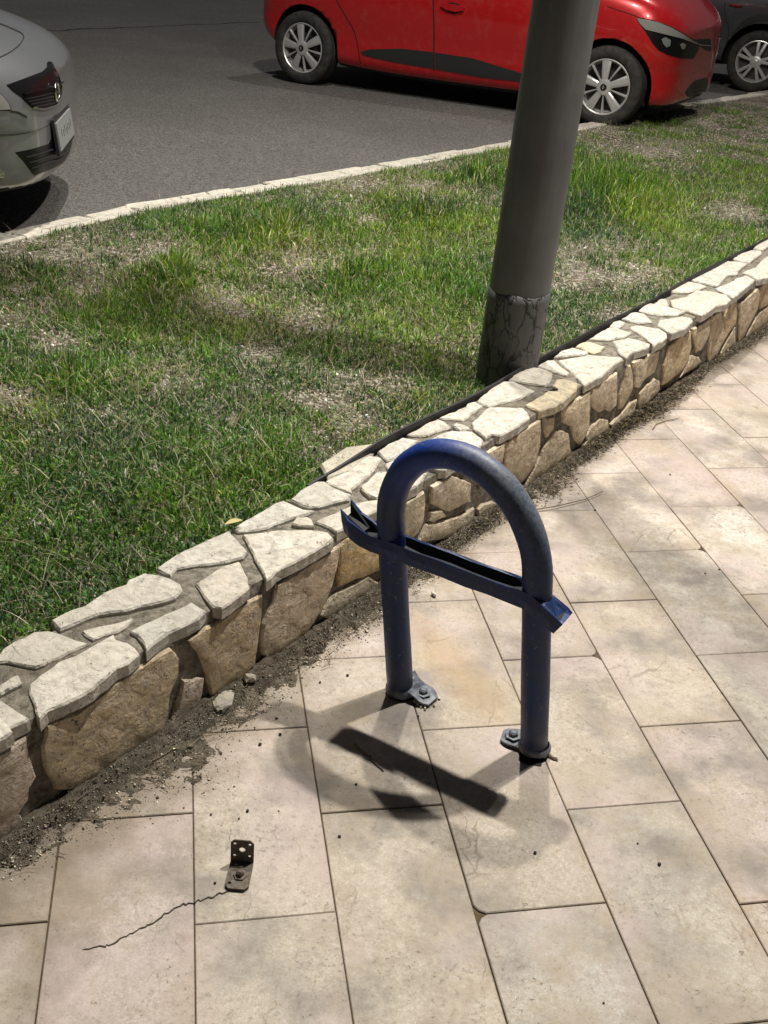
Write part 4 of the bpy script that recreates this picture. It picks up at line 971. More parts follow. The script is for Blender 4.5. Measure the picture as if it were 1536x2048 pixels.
OCT_F = np.array([(0, 2, 4), (2, 1, 4), (1, 3, 4), (3, 0, 4), (2, 0, 5), (1, 2, 5), (3, 1, 5), (0, 3, 5)]); OCT_V = np.array([(1, 0, 0), (-1, 0, 0), (0, 1, 0), (0, -1, 0), (0, 0, 1), (0, 0, -1)], float)
def crumbs(name, P, R, col, flat=.6):
    n = len(P); V = OCT_V[None] * rng.uniform(.6, 1.25, (n, 6, 1)) * R[:, None, None] * np.stack([np.ones(n), rng.uniform(.6, 1, n), rng.uniform(.4, .9, n) * flat / .6], -1)[:, None, :]
    V = V + rng.normal(0, .13, V.shape) * R[:, None, None]; a = rng.uniform(0, 6.28, n); c, s = np.cos(a)[:, None], np.sin(a)[:, None]
    X_ = V[..., 0] * c - V[..., 1] * s; Y_ = V[..., 0] * s + V[..., 1] * c; V = np.stack([X_, Y_, V[..., 2]], -1) + P[:, None, :]
    F = (np.arange(n)[:, None, None] * 6 + OCT_F[None]).reshape(-1, 3)
    return arr_mesh(name, V.reshape(-1, 3), F, None, np.repeat(np.concatenate([col, np.ones((n, 1))], 1), 6, 0))
def gravel():
    S, D = sample_verge(52000); x, y = to_world(S, D); z = verge_zv(S, D); u, v, zc = proj(x, y, z); n = len(S)
    keep = rng.random(n) < np.clip(.07 + .8 * field(u, v, BARE) + .45 * (fbm(S * 7, D * 7, 21) < .41), 0, 1); S, D, x, y, z = S[keep], D[keep], x[keep], y[keep], z[keep]; n = len(S)
    R = rng.gamma(1.4, .0014, n) + .0012
    return crumbs('gravel', np.stack([x, y, z + R * .2], -1), R, pick(n, [(.55, .51, .45), (.42, .38, .32), (.70, .67, .60), (.30, .26, .20)], [3, 3, 3, 1.5]))
kind(obj('gravel', gravel(), M_ATTR), 'stuff', 'pale gravel and grit showing in the bare patches of the verge', 'gravel')

# dirt swept against the foot of the wall
DPX = [(-200, 1830), (-60, 1800), (60, 1760), (130, 1715), (180, 1690), (250, 1655), (330, 1628), (390, 1612), (450, 1570), (478, 1530), (455, 1500), (500, 1462), (560, 1425), (600, 1385), (645, 1340), (700, 1300), (765, 1262), (830, 1205), (870, 1185), (915, 1130), (985, 1075), (1050, 1040), (1140, 1010), (1175, 970), (1185, 940), (1235, 905), (1285, 862), (1345, 830), (1405, 790), (1430, 750), (1480, 715), (1536, 680), (1700, 590)]
dp = [at(p) - W0 for p in DPX]; DS = np.array([p.dot(WD) for p in dp]); DDd = np.array([-p.dot(WN) for p in dp]); o_ = np.argsort(DS); DS, DDd = DS[o_], DDd[o_]
def dirt_w(s): return np.interp(s, DS, DDd) * (.60 - .16 * np.clip((s - .8) / .8, 0, 1)) / .62 * (.62 + .4 * fbm(s * 9, s * 0 + 2.0, 77)) + .018 * (fbm(s * 40, s * 0 + 9, 5) - .5)
def dirt_h(s, d, f):
    h = .011 * np.clip(1 - f, 0, 1) ** 1.6 + .006 * np.clip(1 - f * f, 0, 1) * (.2 + 1.3 * fbm(s * 22, d * 22, 8)) + .016 * np.clip(1 - f * f, 0, 1) * (fbm(s * 60, d * 60, 18) - .45) + .005 * (vnoise(s * 190, d * 190, 28) - .5) * np.clip(1.1 - f, 0, 1)
    return np.maximum(h, .0008) - .007 * (fbm(s * 26, d * 26, 4) < .30 + .30 * f) * (f > .25)
def dirt_mesh():
    s = np.arange(-.6, 5.2, .007); w = np.maximum(dirt_w(s), .012); N = 24; V = []
    for j in range(N + 1):
        f = j / N; d = -w * f + .010 * (1 - f); x, y = to_world(s, d); z = np.full_like(s, -.0035) if f > .985 else dirt_h(s, d, f)
        V.append(np.stack([x, y, z], -1))
    V = np.stack(V, 1); n = len(s); idx = np.arange(n - 1)[:, None] * (N + 1) + np.arange(N)[None]; q = np.stack([idx, idx + 1, idx + N + 2, idx + N + 1], -1).reshape(-1, 4)
    return arr_mesh('wall_foot_dirt', V.reshape(-1, 3), None, q, smooth=True)
kind(obj('wall_foot_dirt', dirt_mesh(), M_DIRT), 'stuff', 'dark soil and grit swept against the foot of the stone wall', 'dirt')
def litter():
    n = 34000; s = rng.uniform(-.5, 5.0, n); w = np.maximum(dirt_w(s), .012); f = np.where(rng.random(n) < .5, rng.random(n), np.abs(rng.normal(.55, .32, n))); f = np.where(rng.random(n) < .04, f * 1.4, f); d = -w * f; keep = (d < -.006) & (f < 2.2); s, d, f = s[keep], d[keep], f[keep]; n = len(s)
    x, y = to_world(s, d); R = rng.gamma(1.6, .0005, n) + .0006; R = np.where(rng.random(n) < .012, R * 2.2, R); z = np.maximum(dirt_h(s, d, f), 0) * (f < .98) + R * .25
    col = pick(n, [(.06, .05, .034), (.16, .13, .09), (.58, .52, .41), (.36, .31, .23), (.025, .022, .018)], [3.5, 4, 3.0, 3.5, 1.5])
    return crumbs('litter', np.stack([x, y, z], -1), R, col)
kind(obj('wall_foot_grit', litter(), M_ATTR), 'stuff', 'loose grit and pale stone chips scattered along the foot of the wall', 'grit')
def twigs():
    bm = bmesh.new()
    def tw(p, a, L, r, z):
        pts = []
        for k in range(4):
            pts.append(Vector((p.x + math.cos(a) * L * k / 3, p.y + math.sin(a) * L * k / 3, z + r + rnd.uniform(0, .004)))); a += rnd.uniform(-.25, .25)
        tube(bm, pts, [r, r, r * .8, r * .4], 4)
    wa = math.atan2(WD.y, WD.x)
    for i in range(340):
        s = rnd.uniform(-.5, 4.6); w = float(max(dirt_w(np.array([s]))[0], .012)); f = abs(rnd.gauss(.45, .35))
        if f > 1.4: continue
        tw(wpt(s, -w * f), wa + rnd.gauss(0, .7), rnd.uniform(.015, .075), rnd.uniform(.0006, .0014), .012 * max(0, 1 - f) + .004)
    return bm_mesh(bm, 'twigs')
M_TWIG = plain('dry_twig', (.15, .115, .075), .85)
kind(obj('fine_twigs', twigs(), M_TWIG), 'stuff', 'fine dry twigs and stalks lying in the dirt by the wall', 'twigs')
def leaflets():
    n = 2600; s = np.concatenate([rng.normal(2.75, .22, n // 2), rng.uniform(1.3, 4.2, n // 2)]); w = np.maximum(dirt_w(s), .012); f = np.abs(rng.normal(.6, .35, n)); x, y = to_world(s, -w * f)
    L = rng.uniform(.006, .02, n); a = rng.uniform(0, 6.28, n); wd = L * rng.uniform(.12, .35, n); z = .012 * np.clip(1 - f, 0, 1) + .006 + rng.uniform(0, .006, n); c, si = np.cos(a), np.sin(a)
    V = np.stack([np.stack([x - c * L / 2, y - si * L / 2, z], -1), np.stack([x - si * wd / 2, y + c * wd / 2, z + .003], -1), np.stack([x + c * L / 2, y + si * L / 2, z + rng.uniform(-.003, .004, n)], -1), np.stack([x + si * wd / 2, y - c * wd / 2, z + .001], -1)], 1)
    q = np.arange(n)[:, None] * 4 + np.arange(4)[None]
    return arr_mesh('leaf_litter', V.reshape(-1, 3), None, q, np.repeat(np.concatenate([pick(n, [(.10, .075, .04), (.05, .042, .03), (.20, .15, .085), (.035, .03, .022)], [3, 3, 1.5, 3]), np.ones((n, 1))], 1), 4, 0))
kind(obj('leaf_litter', leaflets(), M_ATTR), 'stuff', 'brown dead leaf scraps gathered in the dirt by the wall', 'leaf litter')

# loose single things
def rock(name, px, size, z, mat, col, label, cat, group=None, seed=0, wp=None):
    bm = bmesh.new(); bmesh.ops.create_icosphere(bm, subdivisions=2, radius=1); r = random.Random(seed + int(px[0] * 7 + px[1]))
    ax = [Vector((r.uniform(-1, 1), r.uniform(-1, 1), r.uniform(-1, 1))).normalized() for _ in range(7)]
    for v in bm.verts:
        q = v.co.copy(); h = 1.0
        for a in ax: h = min(h, .62 / max(.3, q.dot(a))) if q.dot(a) > .62 else h
        v.co = Vector((q.x * size[0], q.y * size[1], q.z * size[2])) * h * r.uniform(.94, 1.04)
    o = obj(name, bm_mesh(bm, name), mat); p = wp or at(px, z); o.location = (p.x, p.y, z + size[2] * .55); o.rotation_euler = (0, 0, r.uniform(0, 6)); o.color = (*col, 1)
    return tag(o, label, cat, group)
rock('stone_chunk', (500, 1363), (.022, .015, .016), .012, M_CAP, (1.05, 1.0, .9), 'pale jagged stone chunk lying against the wall foot', 'stone')
rock('stone_flake', (446, 1408), (.048, .022, .010), .006, M_CAP, (.85, .82, .75), 'flat grey stone flake lying in the dirt at the wall foot', 'stone')
rock('stone_chip', (868, 1190), (.011, .007, .006), .004, M_CAP, (1.3, 1.28, 1.2), 'small white stone chip on the dirt behind the hoop', 'stone')
rock('pebble', (804, 1397), (.011, .009, .009), .001, M_FACE, (1.5, 1.35, 1.15), 'round tan pebble beside the left foot of the blue hoop', 'pebble')
rock('cement_lump', (1104, 1512), (.020, .013, .008), .0, M_CAP, (1.1, 1.02, .85), 'pale cement lump beside the right foot of the blue hoop', 'cement')
for i, px in enumerate([(835, 1409), (842, 1414), (850, 1419), (868, 1412), (878, 1398), (828, 1404)]):
    rock('mortar_crumb', px, (.005, .004, .004), .001, M_CAP, (1.15, 1.1, 1.0), 'tiny pale mortar crumb under the left foot plate of the hoop', 'crumb', 'mortar crumbs under the foot plate', i)
M_BERRY = plain('dried_berry', (.012, .010, .009), .6)
berry = None
BPX = [(495, 1623), (422, 1630), (393, 1650), (478, 1638), (430, 1767), (1240, 1329), (679, 1674), (712, 1570), (1248, 1164), (1192, 990), (1190, 1022), (1095, 1108), (1096, 1180), (1040, 1188), (1018, 1230), (836, 1433), (695, 1352), (702, 1338), (640, 1366), (1070, 1707), (1117, 1686), (1275, 1688), (1207, 1980 + 27), (1462, 992), (1410, 1148), (1438, 1140), (512, 1612), (740, 1515), (1340, 950), (1256, 1395), (560, 1470), (520, 1490), (700, 1862), (1318, 1730)]
for i, px in enumerate(BPX):
    if i % 3 == 2: continue
    if berry is None:
        bm = bmesh.new(); bmesh.ops.create_icosphere(bm, subdivisions=1, radius=.0042); 
        for v in bm.verts: v.co = Vector((v.co.x * 1.15, v.co.y, v.co.z * .8))
        berry = bm_mesh(bm, 'dried_berry', True)
    o = obj('dried_berry', berry, M_BERRY); p = at(px); f = rnd.uniform(.45, .95); o.scale = (f, f, f); o.location = (p.x, p.y, .003 * f); o.rotation_euler = (0, 0, rnd.uniform(0, 6))
    tag(o, 'tiny black dried berry dropped on the stone paving', 'berry', 'dried berries scattered on the paving')
def leaf(name, px, z, L, w, col, label, rz, wp=None, curl=.004):
    bm = bmesh.new(); rows = []
    for i in range(7):
        f = i / 6; ww = w * math.sin(math.pi * min(.97, max(.04, f))) ** .8; rows.append([bm.verts.new((L * (f - .5), s_ * ww / 2, z_)) for s_, z_ in ((-1, curl + curl * math.sin(f * 3)), (0, curl * math.sin(f * 3) * .6), (1, curl + curl * math.sin(f * 3)))])
    for a, b in zip(rows, rows[1:]):
        for i in range(2): bm.faces.new((a[i], b[i], b[i + 1], a[i + 1]))
    o = obj(name, bm_mesh(bm, name, True), plain(name + '_tissue', col, .7)); p = wp or at(px, z); o.location = (p.x, p.y, z + .002); o.rotation_euler = (0, 0, rz); return tag(o, label, 'leaf')
leaf('dead_leaf', (1104, 780), .268, .040, .020, (.05, .045, .03), 'curled dark dead leaf lying on a cream cap stone of the wall', -.3)
leaf('dry_leaf', (468, 1048), .262, .045, .020, (.45, .38, .16), 'yellowed dry leaf in the grass beside the wall caps', .6)
def stick(name, pxs, r, label, z=.0):
    bm = bmesh.new(); P = [at(p, z) for p in pxs]; tube(bm, [p - P[0] + Vector((0, 0, r + .002 * (i % 2))) for i, p in enumerate(P)], [r * (1 - .5 * i / len(P)) for i in range(len(P))], 6)
    return tag(obj(name, bm_mesh(bm, name, True), M_TWIG, None, P[0]), label, 'twig')
stick('twig', [(709, 1489), (718, 1500), (735, 1512), (752, 1530), (767, 1544)], .0022, 'thin dark twig lying inside the shadow of the hoop')
stick('twig', [(1305, 860), (1312, 850), (1330, 843), (1358, 838)], .0022, 'forked dry twig on the paving near the dirt beyond the hoop', .001)
stick('twig', [(1060, 1022), (1110, 1015), (1170, 1000), (1205, 985)], .0022, 'long bent twig lying across the dirt beyond the top of the hoop', .006)
stick('stalk', [(600, 585), (640, 610), (680, 640)], .0018, 'single pale dry seed stalk arching over the grass', .31)
bm = bmesh.new()
P = [at(p, .262) for p in ((640, 925), (690, 890), (760, 880), (745, 905), (700, 940), (655, 955))]; c0 = sum(P, Vector()) / len(P)
me = stone_mesh('flat_stone', [Vector((p.x - c0.x, p.y - c0.y)) for p in P], Vector((1, 0, 0)), Vector((0, 1, 0)), Vector((0, 0, 1)), Vector((0, 0, 0)), .03, .004, .006, .003, .03); bm.free()
o = obj('flat_stone', me, M_CAP); o.location = (c0.x, c0.y, .258); o.color = (.85, .82, .74, 1); tag(o, 'flat pale stone half buried in the grass behind the black edging', 'stone')
# ------------------------------------------------------------------ cars
def car_paint(name, col, metal=.35, rough=.32):
    t = NT(name); co = t.coord('Object'); fl = t.noise(co, 900, 2, .5); n = t.noise(co, 2.0, 4, .6); dust = t.ramp(t.noise(co, 14, 5, .7), [(.5, 0), (.8, .12)])
    c = t.mix(dust, col, (.30, .27, .22))
    return t.set(color=c, rough=t.ramp(n, [(.3, rough * .85), (.7, rough * 1.2)]), metal=metal, Coat_Weight=.8, Coat_Roughness=.06)
M_TYRE = NT('tyre_rubber'); _n = M_TYRE.noise(M_TYRE.coord('Object'), 22, 5, .6)
M_TYRE = M_TYRE.set(color=M_TYRE.mix(M_TYRE.ramp(_n, [(.35, 0), (.7, 1)]), (.018, .018, .017), (.05, .047, .042)), rough=.8, Specular_IOR_Level=.3)
M_ALLOY = plain('wheel_silver', (.56, .56, .55), .34, .55); M_CHROME = plain('chrome', (.75, .75, .75), .08, 1.0)
M_TRIM = plain('black_trim', (.018, .019, .020), .45); M_GLOSSBLK = plain('gloss_black', (.005, .005, .006), .32, 0, Specular_IOR_Level=.3)
M_GLASS = plain('tinted_glass', (.012, .014, .015), .05, 0, Coat_Weight=.5); M_SEAM = plain('panel_gap', (.006, .004, .004), .9)
M_LENS = plain('headlamp_lens', (.28, .28, .25), .12, .25, Coat_Weight=1.0); M_LAMPIN = plain('lamp_reflector', (.62, .62, .60), .18, .8)
M_PLATEW = plain('number_plate', (.24, .25, .25), .4); M_INK = plain('plate_ink', (.12, .12, .125), .6); M_UNDER = plain('underbody', (.012, .012, .012), .9)

def loft_body(stations, wheels, wr, hw0):
    bm = bmesh.new(); rings = []
    for x, hw, zb, zt, cr in stations:
        H = zt - zb
        half = [(0, zb), (.72 * hw, zb), (.93 * hw, zb + .03), (.975 * hw, zb + .14), (.958 * hw, zb + .26), (.985 * hw, zb + .45 * H + .03), (1.0 * hw, zb + .66 * H), (.988 * hw, zb + .84 * H), (.945 * hw, zt), (.82 * hw, zt + .55 * (cr - zt)), (.42 * hw, zt + .93 * (cr - zt)), (0, cr)]
        ring = [bm.verts.new((x, y, z)) for y, z in half] + [bm.verts.new((x, -y, z)) for y, z in half[-2:0:-1]]
        rings.append(ring)
    n = len(rings[0])
    for a, b in zip(rings, rings[1:]):
        for i in range(n): bm.faces.new((a[i], a[(i + 1) % n], b[(i + 1) % n], b[i]))
    for r in (rings[0], rings[-1]):
        m_ = (n // 2)
        for i in range(m_):
            a, b, c, d = r[i], r[(i + 1)], r[(n - i - 1) % n], r[(n - i) % n]
            vs = []
            for v in (a, b, c, d):
                if v not in vs: vs.append(v)
            if len(vs) >= 3: bm.faces.new(vs)
    me = bm_mesh(bm, 'body', True); o = bpy.data.objects.new('tmp_body', me); COL.objects.link(o)
    sd = o.modifiers.new('s', 'SUBSURF'); sd.levels = 3; sd.render_levels = 3
    cb = bmesh.new()
    for wx in wheels:
        for sgn in (-1, 1):
            r0 = []; r1 = []
            for k in range(40):
                a = 2 * math.pi * k / 40; r0.append(cb.verts.new((wx + wr * math.cos(a), sgn * (hw0 - .30), wheel_z + wr * math.sin(a)))); r1.append(cb.verts.new((wx + wr * math.cos(a), sgn * (hw0 + .25), wheel_z + wr * math.sin(a))))
            for k in range(40): cb.faces.new((r0[k], r0[(k + 1) % 40], r1[(k + 1) % 40], r1[k]))
            cb.faces.new(r0[::-1]); cb.faces.new(r1)
    cme = bm_mesh(cb, 'cut'); co = bpy.data.objects.new('tmp_cut', cme); COL.objects.link(co)
    bo_ = o.modifiers.new('b', 'BOOLEAN'); bo_.operation = 'DIFFERENCE'; bo_.object = co; bo_.solver = 'EXACT'
    dg = bpy.context.evaluated_depsgraph_get(); out = bpy.data.meshes.new_from_object(o.evaluated_get(dg)); out.name = 'body'
    bpy.data.objects.remove(o); bpy.data.objects.remove(co)
    return out
def finish_body(me, paint, wheels, wr, hw0):
    me.materials.clear(); me.materials.append(paint); me.materials.append(M_UNDER)
    for p in me.polygons:
        c = p.center; p.use_smooth = True
        for wx in wheels:
            r = math.hypot(c.x - wx, c.z - wheel_z)
            if r < wr * 1.004 and abs(c.y) < hw0 + .03 and (abs(p.normal.y) < .3 and r > wr * .97 or abs(c.y) < hw0 - .28):
                p.material_index = 1; p.use_smooth = False
        if p.normal.z < -.75: p.material_index = 1
wheel_z = .295
def wheel_meshes(style):
    R = wheel_z; bm = bmesh.new()
    lathe(bm, [(-.060, .192), (-.082, .200), (-.096, .215), (-.102, .240), (-.097, .268), (-.086, .284), (-.074, .291), (-.045, R), (-.04, R - .006), (-.034, R), (0, R), (.006, R - .006), (.012, R), (.045, R), (.074, .291), (.09, .28), (.1, .25), (.09, .21), (.06, .19)], 56, 'Y', True)
    ty = bm_mesh(bm, 'wheel', True)
    bm = bmesh.new()
    lathe(bm, [(-.060, .188), (-.086, .190), (-.092, .197), (-.090, .203), (-.07, .200), (.06, .19), (.06, .17), (-.050, .176), (-.070, .182)], 56, 'Y', True)
    def arm(a, w0, w1, r0, r1, y0=-.100, y1=-.088, th=.02, cv=0.0):
        ca, sa = math.cos(a), math.sin(a); rows = []
        for k in range(5):
            f = k / 4; r = r0 + (r1 - r0) * f; w = w0 + (w1 - w0) * f; y = y0 + (y1 - y0) * f - .004 * math.sin(f * math.pi); row = []
            for g, dy in ((-1, .006), (-.55, 0), (.55, 0), (1, .006)):
                q = g * w / 2 + cv * math.sin(f * math.pi / 2); row.append((r * ca - q * sa, y + dy, r * sa + q * ca))
            rows.append([bm.verts.new(p) for p in row] + [bm.verts.new((row[3][0], y + th, row[3][2])), bm.verts.new((row[0][0], y + th, row[0][2]))])
        for a_, b_ in zip(rows, rows[1:]):
            for i in range(6): bm.faces.new((a_[i], a_[(i + 1) % 6], b_[(i + 1) % 6], b_[i]))
        bm.faces.new(rows[0]); bm.faces.new(rows[-1][::-1])
    for k in range(5):
        a = math.radians(96) + 2 * math.pi * k / 5
        if style == 'cap':
            arm(a, .040, .074, .028, .190); arm(a + math.pi / 5, .008, .020, .05, .190, -.094, -.086)
        else:
            arm(a - .17, .026, .036, .030, .190, cv=-.004); arm(a + .17, .026, .036, .030, .190, cv=.004)
    lathe(bm, [(-.09, .062), (-.102, .055), (-.106, .036), (-.106, .001)], 30, 'Y')
    rim = bm_mesh(bm, 'rim')
    bm = bmesh.new(); lathe(bm, [(-.104, .026), (-.110, .024), (-.112, .016), (-.112, .0005)], 24, 'Y'); cap = bm_mesh(bm, 'hub_cap')
    bm = bmesh.new()
    if style == 'cap':
        o_ = [(0, .015), (.009, 0), (0, -.015), (-.009, 0)]; i_ = [(0, .008), (.0045, 0), (0, -.008), (-.0045, 0)]
        A = [bm.verts.new((x, -.1135, z)) for x, z in o_]; B = [bm.verts.new((x, -.1135, z)) for x, z in i_]
        for k in range(4): bm.faces.new((A[k], A[(k + 1) % 4], B[(k + 1) % 4], B[k]))
    else: lathe(bm, [(-.1135, .012), (-.1135, .008)], 16, 'Y')
    emb = bm_mesh(bm, 'hub_emblem')
    bm = bmesh.new(); lathe(bm, [(-.028, .18), (-.028, .001)], 30, 'Y'); lathe(bm, [(-.040, .13), (-.040, .05)], 30, 'Y'); back = bm_mesh(bm, 'brake_disc')
    return ty, rim, cap, emb, back
WHEELS = {s: wheel_meshes(s) for s in ('cap', 'alloy')}
M_DISC = plain('brake_iron', (.055, .052, .05), .5, .6)
def add_wheel(car, x, side, style, track, spin=0.0, steer=0.0):
    ty, rim, cap, emb, back = WHEELS[style]
    w = obj('wheel', ty, M_TYRE, car, (x, side * track, wheel_z)); w.rotation_euler = (0, spin, (math.pi if side > 0 else 0) + steer)
    obj('rim', rim, M_ALLOY, w); obj('hub_cap', cap, M_GLOSSBLK if style == 'cap' else M_ALLOY, w); obj('hub_emblem', emb, M_ALLOY, w); obj('brake_disc', back, M_DISC, w)
    return w
def cabin(car, paint, x0, x1, zt, zr, hw, rake=.62, rear=.38):
    """roof and glass above the beltline"""
    lo = [(x1, hw * .80), (x1 - .15, hw * .90), (0, hw * .93), (x0 + .2, hw * .88), (x0, hw * .72)]; hi = [(x1 - rake, hw * .60), (x1 - rake - .12, hw * .70), (-.1, hw * .74), (x0 + rear + .15, hw * .68), (x0 + rear, hw * .56)]
    def quad(bm, a, b, c, d, n=6, bulge=.02):
        rows = []
        for i in range(n + 1):
            f = i / n; rows.append([bm.verts.new(Vector(a).lerp(Vector(b), g / n).lerp(Vector(d).lerp(Vector(c), g / n), f)) for g in range(n + 1)])
        for r, s in zip(rows, rows[1:]):
            for g in range(n): bm.faces.new((r[g], r[g + 1], s[g + 1], s[g]))
    zl = zt - .05
    bm = bmesh.new(); quad(bm, (lo[0][0], -lo[0][1], zl), (lo[0][0], lo[0][1], zl), (hi[0][0], hi[0][1], zr), (hi[0][0], -hi[0][1], zr)); obj('windscreen', bm_mesh(bm, 'windscreen', True), M_GLASS, car)
    bm = bmesh.new(); quad(bm, (lo[4][0], -lo[4][1], zl), (lo[4][0], lo[4][1], zl), (hi[4][0], hi[4][1], zr), (hi[4][0], -hi[4][1], zr)); obj('rear_window', bm_mesh(bm, 'rear_window', True), M_GLASS, car)
    for s in (-1, 1):
        for k, nm, mt in ((0, 'front_pillar', paint), (1, 'side_window', M_GLASS), (2, 'side_window', M_GLASS), (3, 'rear_pillar', paint)):
            bm = bmesh.new(); a, b = lo[k], lo[k + 1]; c, d = hi[k + 1], hi[k]; quad(bm, (a[0], s * a[1], zl), (b[0], s * b[1], zl), (c[0], s * c[1], zr), (d[0], s * d[1], zr), 3); obj(nm, bm_mesh(bm, nm, True), mt, car)
    bm = bmesh.new(); rows = []
    for x, y in hi: rows.append([bm.verts.new((x, y * g, zr + .05 * (1 - g * g) * (1 if abs(x - hi[2][0]) < 1.0 else .6))) for g in (-1, -.6, 0, .6, 1)])
    for r, s in zip(rows, rows[1:]):
        for i in range(4): bm.faces.new((r[i], r[i + 1], s[i + 1], s[i]))
    obj('roof', bm_mesh(bm, 'roof', True), paint, car)
class Skin:
    """lays trim outlines traced in the photograph onto the car's own surface"""
    def __init__(s, car, body):
        s.car = car; car_m = Matrix.Translation(car.location) @ Matrix.Rotation(car.rotation_euler.z, 4, 'Z'); s.mw = car_m; s.inv = car_m.inverted()
        s.bvh = BVHTree.FromPolygons([v.co for v in body.vertices], [tuple(p.vertices) for p in body.polygons])
        s.o = s.inv @ CAMP
    def hit(s, px):
        d = (s.inv.to_3x3() @ ray(px)).normalized(); h = s.bvh.ray_cast(s.o, d); return (h[0], h[1]) if h[0] is not None else None
    def patch(s, name, poly, mat, off=.004, th=.006, cell=5.0, parent=None, mirror=False):
        P = [Vector(p) for p in poly]
        if poly_area(P) < 0: P = P[::-1]
        x0, x1 = min(p.x for p in P), max(p.x for p in P); y0, y1 = min(p.y for p in P), max(p.y for p in P); bm = bmesh.new(); cache = {}
        nx = max(1, int((x1 - x0) / cell)); ny = max(1, int((y1 - y0) / cell))
        for i in range(nx):
            for j in range(ny):
                a0, a1 = x0 + (x1 - x0) * i / nx, x0 + (x1 - x0) * (i + 1) / nx; b0, b1 = y0 + (y1 - y0) * j / ny, y0 + (y1 - y0) * (j + 1) / ny
                q = P
                for p0, n in ((Vector((a0, b0)), Vector((1, 0))), (Vector((a1, b1)), Vector((-1, 0))), (Vector((a0, b0)), Vector((0, 1))), (Vector((a1, b1)), Vector((0, -1)))):
                    q = clip(q, p0, n)
                    if len(q) < 3: break
                if len(q) < 3 or abs(poly_area(q)) < .02: continue
                vs = []
                for v in q:
                    k = (round(v.x, 2), round(v.y, 2))
                    if k not in cache:
                        h = s.hit(v); cache[k] = bm.verts.new(h[0] + h[1] * off) if h else None
                    vs.append(cache[k])
                if any(v is None for v in vs): continue
                u = []
                for v in vs:
                    if v not in u: u.append(v)
                if len(u) >= 3:
                    try: bm.faces.new(u)
                    except ValueError: pass
        bmesh.ops.remove_doubles(bm, verts=bm.verts, dist=.0004)
        if th and len(bm.faces):
            bmesh.ops.recalc_face_normals(bm, faces=bm.faces); 
            c = sum((f.calc_center_median() for f in bm.faces), Vector()) / len(bm.faces); 
            if sum(f.normal.dot(s.o - f.calc_center_median()) * f.calc_area() for f in bm.faces) < 0: bmesh.ops.reverse_faces(bm, faces=bm.faces)
            bmesh.ops.solidify(bm, geom=bm.faces[:], thickness=th)
        me = bpy.data.meshes.new(name); bm.to_mesh(me); bm.free()
        o = obj(name, me, mat, parent or s.car)
        if mirror:
            m2 = me.copy(); m2.transform(Matrix.Diagonal((1, -1, 1, 1))); m2.flip_normals(); obj(name, m2, mat, parent or s.car)
        return o
    def line(s, name, pts, w, mat, parent=None, mirror=False, off=.0025):
        C = [Vector(p) for p in pts]; C = [C[0] * 2 - C[1]] + C + [C[-1] * 2 - C[-2]]; pts = []
        for i in range(1, len(C) - 2):
            for k in range(4):
                t = k / 4; a, b, c, d = C[i - 1:i + 3]; pts.append(.5 * (2 * b + (c - a) * t + (2 * a - 5 * b + 4 * c - d) * t * t + (3 * b - a - 3 * c + d) * t ** 3))
        pts.append(C[-2]); bm = bmesh.new(); rows = []
        for i, p in enumerate(pts):
            t = (pts[min(i + 1, len(pts) - 1)] - pts[max(i - 1, 0)]).normalized(); n = Vector((-t.y, t.x)); hh = [s.hit(p + n * w / 2), s.hit(p - n * w / 2)]
            rows.append([bm.verts.new(h[0] + h[1] * off) for h in hh] + [bm.verts.new(h[0] - h[1] * .002) for h in hh] if all(hh) else None)
        for a, b in zip(rows, rows[1:]):
            if a and b:
                for q in ((0, 1), (1, 3), (3, 2), (2, 0)): bm.faces.new((a[q[0]], a[q[1]], b[q[1]], b[q[0]]))
        me = bm_mesh(bm, name); o = obj(name, me, mat, parent or s.car)
        if mirror:
            m2 = me.copy(); m2.transform(Matrix.Diagonal((1, -1, 1, 1))); m2.flip_normals(); obj(name, m2, mat, parent or s.car)
        return o
def interp_st(xs, cols, sub):
    return [(x, *[float(np.interp(x, xs, c)) for c in cols]) for x in sub]
def zm(o, k, pts): return [(o[0] + x / k, o[1] + y / k) for x, y in pts]

